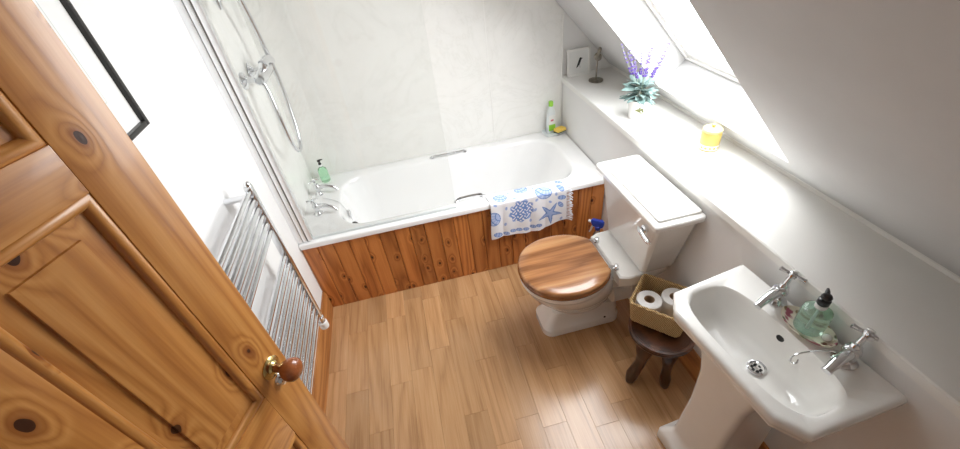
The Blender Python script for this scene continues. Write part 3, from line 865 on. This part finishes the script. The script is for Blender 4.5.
tag(sd, 'pale green glass soap dispenser with black pump standing in soap dish', 'soap dispenser')
build(MB().lathe([(0.0300, 0.0), (0.0340, 0.003), (0.0355, 0.010), (0.0355, 0.064), (0.0335, 0.074), (0.0240, 0.081), (0.0130, 0.084), (0.0130, 0.089)], (0, 0, 0), None, 36), 'bottle', 'aqua_liquid', sd, local=True)
build(MB().lathe([(0.0140, 0.088), (0.0145, 0.090), (0.0145, 0.100), (0.0100, 0.102)], (0, 0, 0), None, 24), 'collar', 'cap_white', sd, local=True)
pm = build(MB().lathe([(0.0135, 0.1015), (0.0145, 0.103), (0.0145, 0.116), (0.008, 0.119), (0.006, 0.122), (0.012, 0.123), (0.0130, 0.128), (0.010, 0.134), (0.003, 0.137)], (0, 0, 0), None, 24), 'pump', 'black', sd, local=True)
build(MB().tube([(0, 0, 0.129), (0.012, 0.010, 0.132), (0.024, 0.018, 0.130)], [0.0065, 0.006, 0.0035], 10), 'nozzle', 'black', pm, local=True)
build(MB().tube([(0, 0, 0.090), (0.002, 0.001, 0.008)], 0.0032, 8), 'dip_tube', 'milky', sd, local=True)
sc_ = ORG[ba.name] @ Vector((-0.016, -0.064, BZ + 0.008))
tag(build(MB().ball((0, 0, 0.009), 0.013, 18, 10, (1.0, 0.85, 0.7)), 'soap_bar', 'ceramic', None, (sc_.x, sc_.y, sc_.z), br, local=True), 'small pearly soap beside the dispenser in the floral dish', 'soap')

# ---------------------------------------------------------------- stool, basket and rolls
SZ = 0.318
sx0, sy0 = 1.530, -0.876
st = empty('carved_stool', (sx0, sy0, 0.0))
tag(st, 'small dark carved wooden stool with three curved legs under the basket', 'stool')
build(MB().lathe([(0.060, SZ - 0.045), (0.110, SZ - 0.036), (0.128, SZ - 0.026), (0.132, SZ - 0.018), (0.130, SZ - 0.010), (0.133, SZ - 0.005), (0.128, SZ), (0.118, SZ), (0.114, SZ - 0.003), (0.02, SZ - 0.003)], (0, 0, 0), None, 40), 'seat', 'carved', st, local=True, angle=30)
for k, ang in enumerate((math.atan2(-0.90 - sy0, 1.41 - sx0), math.atan2(-0.972 - sy0, 1.548 - sx0), math.radians(55))):
    c, s = math.cos(ang), math.sin(ang)
    R_ = (0.122, 0.095, 0.10)[k]
    prof = [(0.040, SZ - 0.035, 0.034, 0.020), (0.062, SZ - 0.075, 0.044, 0.021), (0.078, SZ - 0.115, 0.040, 0.020), (0.076, SZ - 0.160, 0.028, 0.017), (0.078, SZ - 0.200, 0.024, 0.016), (R_ * 0.82, SZ - 0.245, 0.026, 0.016), (R_ * 0.92, 0.045, 0.029, 0.017), (R_ * 0.97, 0.016, 0.024, 0.015), (R_, 0.0, 0.014, 0.012)]
    lo = []
    for r, z, wd, th in prof:
        lp = []
        for j in range(10):
            a = 2 * PI * j / 10
            du_, dv_ = th * math.cos(a), wd * math.sin(a)
            lp.append(((r + du_) * c - dv_ * s, (r + du_) * s + dv_ * c, z))
        lo.append(lp)
    build(MB().loft(lo), 'leg', 'carved', st, local=True, angle=50)

bk_rz = math.atan2(-0.735, 0.68)
bc = Vector((1.552, -0.816, SZ + 0.001))
bk = empty('basket', bc, bk_rz)
tag(bk, 'shallow woven seagrass basket with end handles standing on the carved stool', 'basket')
HBK = 0.116
def bloop(z, n=9):
    t = z / HBK
    hx = 0.096 + 0.013 * t; hy = 0.080 + 0.013 * t
    return rrect(-hx, hx, -hy, hy, 0.018, z, 4), hx, hy
body = MB()
nrow = 13
for i in range(nrow):
    z = 0.006 + (HBK - 0.012) * i / (nrow - 1)
    lp, hx, hy = bloop(z)
    pts = []
    for a in range(len(lp)):
        p0, p1 = Vector(lp[a]), Vector(lp[(a + 1) % len(lp)])
        k = max(1, int((p1 - p0).length / 0.012))
        pts += [p0 + (p1 - p0) * j / k for j in range(k)]
    hole = 0.55 < z / HBK < 0.86
    if not hole:
        body.tube(pts, [0.0052 + 0.0007 * math.sin(j * 2.1 + i) for j in range(len(pts))], 7, closed=True)
    else:
        for sgn in (-1, 1):   # long sides only, wrapping to the hand holes
            side = [q for q in pts if q.y * sgn > -1e9 and (q.y * sgn > 0.040)]
            side.sort(key=lambda q: (math.atan2(q.y * sgn, q.x)))
            body.tube(side, 0.0052, 7)
lp, hx, hy = bloop(0.0)
body.loft([[(q[0] * 0.98, q[1] * 0.98, 0.0) for q in lp], [(q[0] * 0.98, q[1] * 0.98, 0.008) for q in lp]])
build(body, 'woven_body', 'weave', bk, local=True)
rimp = MB()
lp, hx, hy = bloop(HBK)
pts = []
for a in range(len(lp)):
    p0, p1 = Vector(lp[a]), Vector(lp[(a + 1) % len(lp)])
    k = max(1, int((p1 - p0).length / 0.010))
    pts += [p0 + (p1 - p0) * j / k for j in range(k)]
for ph in (0, PI):
    rimp.tube([Vector((q.x, q.y, q.z + 0.0026 * math.sin(j * 0.9 + ph))) + Vector((q.x, q.y, 0)).normalized() * 0.0026 * math.cos(j * 0.9 + ph) for j, q in enumerate(pts)], 0.0048, 7, closed=True)
build(rimp, 'braided_rim', 'weave', bk, local=True)

def roll(a, b, name_label):
    w = ORG[bk.name] @ Vector((a, b, 0.009))
    r = empty('toilet_roll', w)
    tag(r, name_label, 'toilet roll', 'toilet rolls standing in the basket')
    build(MB().lathe([(0.021, 0.0), (0.048, 0.0), (0.0505, 0.003), (0.0510, 0.010), (0.0510, 0.090), (0.0505, 0.097), (0.048, 0.0995), (0.046, 0.1005), (0.023, 0.1005), (0.021, 0.099), (0.021, 0.0)], (0, 0, 0), None, 40, False, False), 'paper', 'tissue', r, local=True, angle=40)
    build(MB().lathe([(0.0208, 0.0005), (0.0208, 0.0990), (0.0195, 0.0990), (0.0195, 0.0005)], (0, 0, 0), None, 28, False, False), 'cardboard_core', 'card', r, local=True)
    return r
roll(-0.048, -0.029, 'white toilet roll in the basket, the one beside the toilet pan')
roll(0.036, 0.034, 'white toilet roll in the basket, the one half under the washbasin rim')

# spray bottle on the floor between bath and toilet
sb = empty('spray_bottle', (1.612, -0.112, 0.0), 2.4)
tag(sb, 'clear spray bottle with blue trigger head on the floor beside the bath panel', 'spray bottle')
build(MB().lathe([(0.034, 0.0), (0.037, 0.006), (0.037, 0.12), (0.033, 0.16), (0.020, 0.205), (0.014, 0.225), (0.014, 0.240)], (0, 0, 0), None, 24, sy=0.75), 'bottle', 'clear_plastic', sb, local=True)
hd = build(MB().lathe([(0.016, 0.238), (0.017, 0.242), (0.017, 0.258), (0.012, 0.262)], (0, 0, 0), None, 20), 'collar', 'blue', sb, local=True)
tg_ = MB().loft([rrect(-0.030, 0.030, -0.012, 0.012, 0.008, 0.260, 3), rrect(-0.034, 0.038, -0.013, 0.013, 0.008, 0.275, 3), rrect(-0.034, 0.042, -0.013, 0.013, 0.008, 0.292, 3), rrect(-0.026, 0.036, -0.010, 0.010, 0.006, 0.302, 3)])
build(tg_, 'spray_head', 'blue', sb, local=True)
build(MB().tube([(0.020, 0, 0.264), (0.034, 0, 0.246), (0.038, 0, 0.224), (0.046, 0, 0.205)], [0.006, 0.006, 0.005, 0.004], 8), 'trigger', 'cap_white', hd, local=True)
build(MB().tube([(0.042, 0, 0.284), (0.056, 0, 0.284)], [0.009, 0.008], 10), 'nozzle', 'cap_white', hd, local=True)

# ---------------------------------------------------------------- towel over the bath edge
TX0, TX1 = 1.012, 1.452
path = [(0.069, 0.5052), (0.055, 0.5056), (0.03, 0.5065), (0.0, 0.5060), (-0.012, 0.502), (-0.0205, 0.490), (-0.021, 0.45), (-0.0215, 0.38), (-0.023, 0.31), (-0.025, 0.262)]
pp = spline([(0, a, b) for a, b in path], 12)
cum = [0.0]
for a, b in zip(pp[:-1], pp[1:]): cum.append(cum[-1] + (b - a).length)
LT = cum[-1]
def on_path(d):
    d = max(0, min(LT, d))
    for i in range(len(cum) - 1):
        if d <= cum[i + 1]:
            t = (d - cum[i]) / max(1e-9, cum[i + 1] - cum[i])
            return pp[i] + (pp[i + 1] - pp[i]) * t
    return pp[-1]
NS, NTt = 240, 170
tw = MB()
def hem(s): return 1.0 - 0.045 * math.sin(s * 7.5 + 0.6) * (0.4 + s) - 0.04 * s
def tw_pt(s, t):
    q = on_path(t * LT * hem(s))
    drop = max(0.0, (0.49 - q.z)) if q.y < 0 else 0.0
    wv = (0.006 * math.sin(s * 11 + 1.0) + 0.004 * math.sin(s * 23)) * min(1, drop / 0.12)
    x = TX0 + (TX1 - TX0) * s + 0.006 * math.sin(t * 5) * (1 - s) + drop * 0.02 * (s - 0.7)
    return Vector((x, q.y - abs(wv) - 0.0015 * 0, q.z + (0.0006 * math.sin(s * 31) if drop == 0 else 0)))
tw.loft([[tw_pt(j / NS, i / NTt) for j in range(NS + 1)] for i in range(NTt + 1)], False, False, closed=False)
towel = empty('bath_towel', (1.23, -0.02, 0.26))
tag(towel, 'white towel printed with blue shells and starfish draped over the bath edge', 'towel')
cloth = build(tw, 'cloth', 'towel', towel, angle=180)
WT = TX1 - TX0
t_top = 0.055 / LT   # visible part starts near here
VIS0 = 0.0
def P_(s, v): return (s * WT, (VIS0 + v * (1 - VIS0)) * LT)
BLUE = (0.16, 0.27, 0.58); PALE = (0.36, 0.46, 0.74); WHITE = (0.83, 0.83, 0.87)
motifs = []
def M_(kind, s, v, r, ang=0.0): motifs.append((kind, *P_(s, v), r, ang))
M_('fan', 0.15, 0.16, 0.034, 0.3); M_('fan', 0.70, 0.24, 0.044, 0.6); M_('fan', 0.45, 0.05, 0.034, -0.2); M_('fan', 0.035, 0.56, 0.040, 1.2)
M_('coral', 0.40, 0.52, 0.068); M_('star', 0.78, 0.70, 0.068, 0.25)
M_('oval', 0.93, 0.22, 0.026, 1.2); M_('oval', 0.935, 0.42, 0.022, 0.2); M_('oval', 0.92, 0.56, 0.020, 1.0); M_('oval', 0.95, 0.06, 0.020, 0.6)
for i, s in enumerate((0.09, 0.20, 0.29, 0.37, 0.46, 0.55, 0.63)): M_('oval', s, 0.905 + 0.015 * math.sin(i * 2), 0.024 if i == 0 else 0.017, 0.35)
for s, v in ((0.20, 0.40), (0.32, 0.24), (0.58, 0.55), (0.60, 0.36), (0.78, 0.46), (0.86, 0.33), (0.19, 0.72), (0.52, 0.76), (0.06, 0.30), (0.27, 0.08), (0.60, 0.08), (0.93, 0.86)): M_('dot', s, v, 0.010, s * 9)
def tcol(a, b):
    for k, cx, cy, r, an in motifs:
        dx, dy = a - cx, b - cy
        r *= 1.12
        if abs(dx) > r * 1.3 or abs(dy) > r * 1.3: continue
        x = dx * math.cos(an) + dy * math.sin(an); y = -dx * math.sin(an) + dy * math.cos(an)
        d = math.hypot(x, y); th = math.atan2(y, x)
        if k == 'fan':
            e = math.hypot(x, y * 1.15)
            if e < r:
                f = math.hypot(x, y + r * 0.95); th2 = math.atan2(x, y + r * 0.95)
                rib = math.sin(th2 * 17) > 0.35
                ringw = math.sin(f / r * 11) > 0.75
                edge = e > r * 0.90
                return BLUE if (edge or ringw) else (PALE if not rib else (0.52, 0.60, 0.82))
        elif k == 'coral':
            if d < r * (0.92 + 0.08 * math.sin(th * 9)):
                v = math.sin(x * 310 + 2.2 * math.sin(y * 150)) + math.sin(y * 290 + 2.0 * math.sin(x * 170)) + 0.5
                if d > r * 0.88: return PALE
                return BLUE if v > -0.05 else WHITE
        elif k == 'star':
            w = abs(((th * 5 / (2 * PI)) % 1) - 0.5) * 2      # 1 at arm axis
            rr = r * (0.34 + 0.66 * max(0, w) ** 2.2)
            if d < rr:
                if w > 0.90 and d > r * 0.15 and d < rr * 0.85: return PALE
                return BLUE if d > rr * 0.62 else PALE
        elif k == 'oval':
            e = math.hypot(x, y * 1.7)
            if e < r: return BLUE if (e > r * 0.82 or math.sin(x / r * 9) > 0.6) else PALE
        elif k == 'dot':
            if math.hypot(x, y * 1.6) < r: return PALE
    return WHITE
me = cloth.data
ca = me.color_attributes.new('paint', 'FLOAT_COLOR', 'POINT')
for i in range(NTt + 1):
    for j in range(NS + 1):
        c = tcol(j / NS * WT, i / NTt * LT * hem(j / NS))
        ca.data[i * (NS + 1) + j].color = (*c, 1)
so = cloth.modifiers.new('thickness', 'SOLIDIFY'); so.thickness = 0.003; so.offset = -1.0
fr = MB()
rf = random.Random(5)
nf = 30
for i in range(nf):
    t = 0.02 + 0.965 * i / (nf - 1)
    p = tw_pt(1.0, t)
    ln = rf.uniform(0.026, 0.036)
    hang = 0.010 if p.y > -0.01 else 0.016
    a = p + Vector((0, -0.002, 0)); b = p + Vector((ln * 0.5, -0.003 - rf.uniform(0, 0.004), 0.001 - hang * 0.3)); c = p + Vector((ln, -0.004 - rf.uniform(0, 0.006), -hang + rf.uniform(-0.006, 0.006)))
    if p.y > -0.005:
        c.z = max(c.z, 0.504); b.z = max(b.z, 0.505)
    fr.tube([a, a + (b - a) * 0.8, b, c], [0.0022, 0.0022, 0.0036, 0.0030], 6)
build(fr, 'fringe', 'cotton', towel)

# ---------------------------------------------------------------- things on the bath corners
gs = empty('hand_soap_bottle', (0.105, 0.610, HB + 0.001), 0.6)
tag(gs, 'small green liquid soap bottle with black pump beside the bath taps', 'soap bottle')
build(MB().lathe([(0.024, 0.0), (0.027, 0.003), (0.0285, 0.012), (0.0285, 0.070), (0.0250, 0.088), (0.0140, 0.098), (0.0110, 0.102), (0.0110, 0.108)], (0, 0, 0), None, 28), 'bottle', 'green_liquid', gs, local=True)
build(MB().lathe([(0.0118, 0.107), (0.0122, 0.109), (0.0122, 0.117), (0.008, 0.119)], (0, 0, 0), None, 20), 'collar', 'cap_white', gs, local=True)
gp = build(MB().lathe([(0.009, 0.1185), (0.009, 0.128), (0.0045, 0.130), (0.0045, 0.138), (0.010, 0.139), (0.0105, 0.147), (0.003, 0.150)], (0, 0, 0), None, 20), 'pump', 'black', gs, local=True)
build(MB().tube([(0, 0, 0.144), (0.014, 0, 0.145), (0.024, 0, 0.141)], [0.005, 0.0045, 0.0035], 8), 'nozzle', 'black', gp, local=True)

tray = MB().loft([rrect(-0.060, 0.060, -0.040, 0.040, 0.02, 0.0, 5), rrect(-0.066, 0.066, -0.045, 0.045, 0.022, 0.010, 5), rrect(-0.067, 0.067, -0.046, 0.046, 0.022, 0.018, 5), rrect(-0.062, 0.062, -0.041, 0.041, 0.02, 0.018, 5), rrect(-0.056, 0.056, -0.036, 0.036, 0.02, 0.005, 5)])
tag(build(tray, 'soap_tray', 'milky', None, (1.618, 0.632, HB), 0.12, local=True, angle=40), 'pale plastic tray in the bath corner holding cleaner and sponge', 'tray')
cb = empty('cleaner_bottle', (1.610, 0.648, HB + 0.0055), 0.15)
tag(cb, 'milky plastic cleaner bottle with lime green cap in the bath corner', 'bottle')
bl = MB().loft([rrect(-0.030, 0.030, -0.017, 0.017, 0.012, z, 4) if s is None else rrect(-0.030 * s, 0.030 * s, -0.017 * s2, 0.017 * s2, 0.012 * s, z, 4) for z, s, s2 in ((0.0, 0.9, 0.9), (0.004, 1, 1), (0.10, 1, 1), (0.135, 0.93, 0.97), (0.160, 0.70, 0.85), (0.178, 0.45, 0.72), (0.186, 0.42, 0.70))])
build(bl, 'bottle', 'milky', cb, local=True, angle=50)
build(MB().lathe([(0.0150, 0.183), (0.0155, 0.186), (0.0155, 0.206), (0.0135, 0.214), (0.006, 0.216)], (0, 0, 0), None, 20), 'cap', 'lime', cb, local=True)
lb = build(MB().box((-0.024, -0.0182, 0.018), (0.024, -0.0172, 0.125)), 'label', 'paper', cb, local=True)
build(MB().box((-0.024, -0.0188, 0.018), (0.024, -0.0182, 0.060)), 'label_band', 'lime', lb, local=True)
build(MB().box((-0.010, -0.0188, 0.084), (0.010, -0.0182, 0.096)), 'label_badge', plain('pink_badge', (0.65, 0.15, 0.22), 0.5), lb, local=True)
spg = empty('sponge', (1.655, 0.596, HB + 0.0185), 0.35)
tag(spg, 'yellow washing-up sponge with dark scourer base on the bath corner tray', 'sponge')
tl = Matrix.Rotation(-0.10, 4, 'X')
build(MB().box((-0.034, -0.024, 0.002), (0.034, 0.024, 0.009), tl), 'scourer', 'scour', spg, local=True, bevel=0.002)
build(MB().box((-0.034, -0.024, 0.009), (0.034, 0.024, 0.030), tl), 'foam', 'sponge', spg, local=True, bevel=0.004)

# ---------------------------------------------------------------- things on the ledge
pf = empty('bird_picture', (1.797, 0.655, HS + 0.0005), 0.0)
tag(pf, 'small white framed picture of a dark bird leaning on the ledge', 'picture')
lean = Matrix.Rotation(-0.14, 4, 'X')
hw, hh, ft_ = 0.075, 0.160, 0.014
def pbox(lo, hi, name, mat, par, bev=0.0):
    return build(MB().box(lo, hi, lean), name, mat, par, local=True, bevel=bev)
for lo, hi in (((-hw, -0.007, 0), (-hw + ft_, 0.007, hh)), ((hw - ft_, -0.007, 0), (hw, 0.007, hh)), ((-hw + ft_, -0.007, 0), (hw - ft_, 0.007, ft_)), ((-hw + ft_, -0.007, hh - ft_), (hw - ft_, 0.007, hh))):
    pbox(lo, hi, 'frame', 'trim_white', pf, 0.0015)
art = pbox((-hw + ft_, -0.001, ft_), (hw - ft_, 0.004, hh - ft_), 'print', 'paper', pf)
bird = [(-0.016, -0.030), (-0.008, -0.026), (0.000, -0.018), (0.008, -0.006), (0.013, 0.006), (0.016, 0.014), (0.024, 0.017), (0.016, 0.021), (0.010, 0.024), (0.004, 0.020), (0.000, 0.010), (-0.006, -0.004), (-0.012, -0.018)]
mbb = MB().loft([[lean @ Vector((x * 1.1, y, hh * 0.50 + z * 1.1)) for x, z in bird] for y in (-0.0018, -0.0012)])
build(mbb, 'bird_print', 'black', art, local=True)
build(MB().tube([lean @ Vector(q) for q in ((0.004, -0.0015, hh * 0.5 - 0.012), (0.008, -0.0015, hh * 0.5 - 0.034))], 0.0008, 6), 'bird_leg_print', 'black', art, local=True)

ms = empty('metal_stand', (1.848, 0.520, HS))
tag(ms, 'tarnished metal stand with disc base and thin stem beside the bird picture', 'stand')
build(MB().lathe([(0.041, 0.0), (0.043, 0.002), (0.043, 0.008), (0.036, 0.011), (0.010, 0.012), (0.006, 0.016)], (0, 0, 0), None, 32), 'base', 'pewter', ms, local=True)
build(MB().tube([(0, 0, 0.014), (0, 0, 0.135)], 0.0045, 10), 'stem', 'pewter', ms, local=True)
hd_ = build(MB().lathe([(0.006, -0.008), (0.020, -0.006), (0.024, 0.0), (0.020, 0.006), (0.006, 0.008)], (0, -0.004, 0.142), Matrix.Rotation(1.1, 4, 'X'), 24), 'disc', 'pewter', ms, local=True)
build(MB().tube([(0, 0, 0.146), (0.002, -0.004, 0.160), (0.006, -0.010, 0.188), (0.007, -0.011, 0.194)], [0.008, 0.0105, 0.0105, 0.006], 14), 'head', 'pewter', ms, local=True)

# lavender pot
lp_ = empty('lavender_pot', (1.808, -0.030, HS))
tag(lp_, 'white painted pot of artificial lavender with grey-green leaves on the ledge', 'potted plant')
pot = build(MB().lathe([(0.040, 0.0), (0.043, 0.002), (0.0475, 0.040), (0.0540, 0.094), (0.0555, 0.098), (0.0525, 0.099), (0.0500, 0.090), (0.010, 0.086)], (0, 0, 0), None, 36), 'pot', 'pot_white', lp_, local=True, angle=40)
build(MB().lathe([(0.051, 0.086), (0.040, 0.091), (0.008, 0.092)], (0, 0, 0), None, 24), 'soil', 'soil', pot, local=True)
# painted sprig on the side facing the room
for k, (a, z, rr, tlt) in enumerate(((-2.20, 0.056, 0.010, 0.5), (-2.02, 0.050, 0.011, -0.5), (-1.82, 0.058, 0.012, 0.2), (-1.66, 0.050, 0.010, -0.8), (-1.98, 0.066, 0.008, 1.0), (-1.74, 0.040, 0.007, 0.2))):
    R_ = 0.0475 + (0.054 - 0.0475) * (z - 0.04) / 0.054 + 0.0004
    n = Vector((math.cos(a), math.sin(a), -0.12)).normalized(); tx = Vector((-math.sin(a), math.cos(a), 0)); ty = n.cross(tx)
    c = Vector((R_ * math.cos(a), R_ * math.sin(a), z))
    lpz = [c + tx * (rr * math.cos(t * PI / 6) * math.cos(tlt) - 0.45 * rr * math.sin(t * PI / 6) * math.sin(tlt)) + ty * (rr * math.cos(t * PI / 6) * math.sin(tlt) + 0.45 * rr * math.sin(t * PI / 6) * math.cos(tlt)) for t in range(12)]
    build(MB().loft([[q - n * 0.0006 for q in lpz], [q + n * 0.0004 for q in lpz]]), 'painted_leaf', 'pot_green', pot, local=True)
rl = random.Random(11)
# one leaf mesh shared by all leaves
lf = MB()
sec = 7
rows = []
for i in range(sec):
    t = i / (sec - 1)
    wdt = 0.0100 * math.sin(PI * min(1, t * 0.92 + 0.08)) ** 0.8 + 0.0006
    bend = 0.012 * t * t
    rows.append([(-wdt, t * 0.052, -bend + 0.0015), (0, t * 0.052, -bend), (wdt, t * 0.052, -bend + 0.0015)])
lf.loft(rows, False, False, closed=False)
leaf0 = build(lf, 'leaf', 'leaf', lp_, local=True, angle=180)
leaf0.modifiers.new('thickness', 'SOLIDIFY').thickness = 0.0008
nl = 54
for i in range(nl):
    o = leaf0 if i == 0 else leaf0.copy()
    if i: COL.objects.link(o); o.parent = lp_
    a = i * 2.399 + rl.uniform(-0.3, 0.3)
    tier = i / nl
    h = 0.095 + 0.075 * tier
    rad = 0.028 * (1 - tier * 0.75)
    o.location = (rad * math.cos(a), rad * math.sin(a), h)
    o.rotation_euler = (rl.uniform(-0.35, 0.25) + 0.75 * tier, rl.uniform(-0.4, 0.4), a - PI / 2)
    s = rl.uniform(1.05, 1.6) * (1.0 if tier < 0.75 else 0.8)
    o.scale = (s, s, s)
for i in range(11):
    a = i * 2 * PI / 11 + rl.uniform(-0.25, 0.25)
    H = rl.uniform(0.305, 0.395); spd = rl.uniform(0.045, 0.105)
    c, s = math.cos(a), math.sin(a)
    tipx, tipy = spd * c - 0.012, spd * s - 0.030
    if tipy - 0.030 > 0.0: tipx = min(tipx, slope_x(HS + H) - 1.808 - 0.02)   # keep clear of the slope beside the opening
    pts = bez((0.010 * c, 0.010 * s, 0.09), (0.012 * c, 0.012 * s, 0.16), (tipx * 0.6, tipy * 0.6, 0.22), (tipx, tipy, H), 12)
    stm = build(MB().tube(pts, 0.0011, 6), 'flower_stem', 'stemgreen', lp_, local=True)
    fm = MB()
    nfz = 10
    for k in range(nfz):
        t = 0.58 + 0.42 * (k + rl.uniform(-0.3, 0.3)) / (nfz - 1); t = min(0.999, t)
        if 0.70 < t < 0.74: continue
        q = pts[0]
        idx = t * 12; i0 = min(11, int(idx)); q = pts[i0] + (pts[i0 + 1] - pts[i0]) * (idx - i0)
        for b in range(3):
            aa = b * 2.1 + k * 1.1
            rr = 0.0044 * (1.15 - 0.6 * (t - 0.6) / 0.4)
            fm.ball(q + Vector((math.cos(aa) * rr, math.sin(aa) * rr, 0.001 * b)), rr * 0.75, 6, 4, (1, 1, 1.4))
    build(fm, 'flower_spike', 'lilac', stm, local=True)

# yellow lidded jar
jr = empty('yellow_jar', (1.915, -0.428, HS))
tag(jr, 'pale yellow lidded candle jar with white dotted band on the ledge', 'jar')
jb = build(MB().lathe([(0.036, 0.0), (0.039, 0.002), (0.0395, 0.010), (0.0395, 0.070), (0.0370, 0.078), (0.030, 0.080)], (0, 0, 0), None, 40), 'body', 'yellow', jr, local=True, angle=40)
build(MB().lathe([(0.0398, 0.006), (0.0402, 0.007), (0.0402, 0.026), (0.0398, 0.027)], (0, 0, 0), None, 40, False, False), 'patterned_band', 'pot_white', jb, local=True)
dt = MB()
for k in range(15):
    a = 2 * PI * k / 15
    m = Matrix.Rotation(a, 4, 'Z') @ Matrix.Rotation(PI / 2, 4, 'Y')
    dt.lathe([(0.0055, 0.0400), (0.0055, 0.0406)], (0, 0, 0.0165), m, 10)
build(dt, 'band_dot', 'yellow', jb, local=True)
jl = build(MB().lathe([(0.030, 0.0795), (0.0375, 0.080), (0.0385, 0.084), (0.0385, 0.090), (0.034, 0.095), (0.015, 0.098), (0.008, 0.0985)], (0, 0, 0), None, 36), 'lid', 'yellow_lid', jr, local=True, angle=40)
build(MB().lathe([(0.0065, 0.098), (0.006, 0.102), (0.009, 0.106), (0.0085, 0.110), (0.003, 0.112)], (0, 0, 0), None, 18), 'lid_knob', 'yellow', jl, local=True)

# ---------------------------------------------------------------- picture on the left wall
wp = empty('wall_picture', (0.0, -0.76, 1.41))
tag(wp, 'large pale picture in thin black frame hanging above the towel radiator', 'picture')
py0, py1, pz0, pz1, fwd_ = -1.02, -0.560, 1.405, 2.02, 0.014
for lo, hi in (((0.0, py0, pz0), (0.020, py0 + fwd_, pz1)), ((0.0, py1 - fwd_, pz0), (0.020, py1, pz1)), ((0.0, py0 + fwd_, pz0), (0.020, py1 - fwd_, pz0 + fwd_)), ((0.0, py0 + fwd_, pz1 - fwd_), (0.020, py1 - fwd_, pz1))):
    build(MB().box(lo, hi), 'frame', 'frame_black', wp, bevel=0.0015)
mt = build(MB().box((0.002, py0 + fwd_, pz0 + fwd_), (0.008, py1 - fwd_, pz1 - fwd_)), 'mount', 'paper', wp)
build(MB().box((0.0075, py0 + 0.09, pz0 + 0.09), (0.0088, py1 - 0.085, pz1 - 0.09)), 'print', 'print_grey', mt)
build(MB().box((0.0085, py0 + 0.094, pz0 + 0.094), (0.0094, py1 - 0.089, pz1 - 0.094)), 'print_paper', 'paper', mt)

bpy.context.view_layer.update()
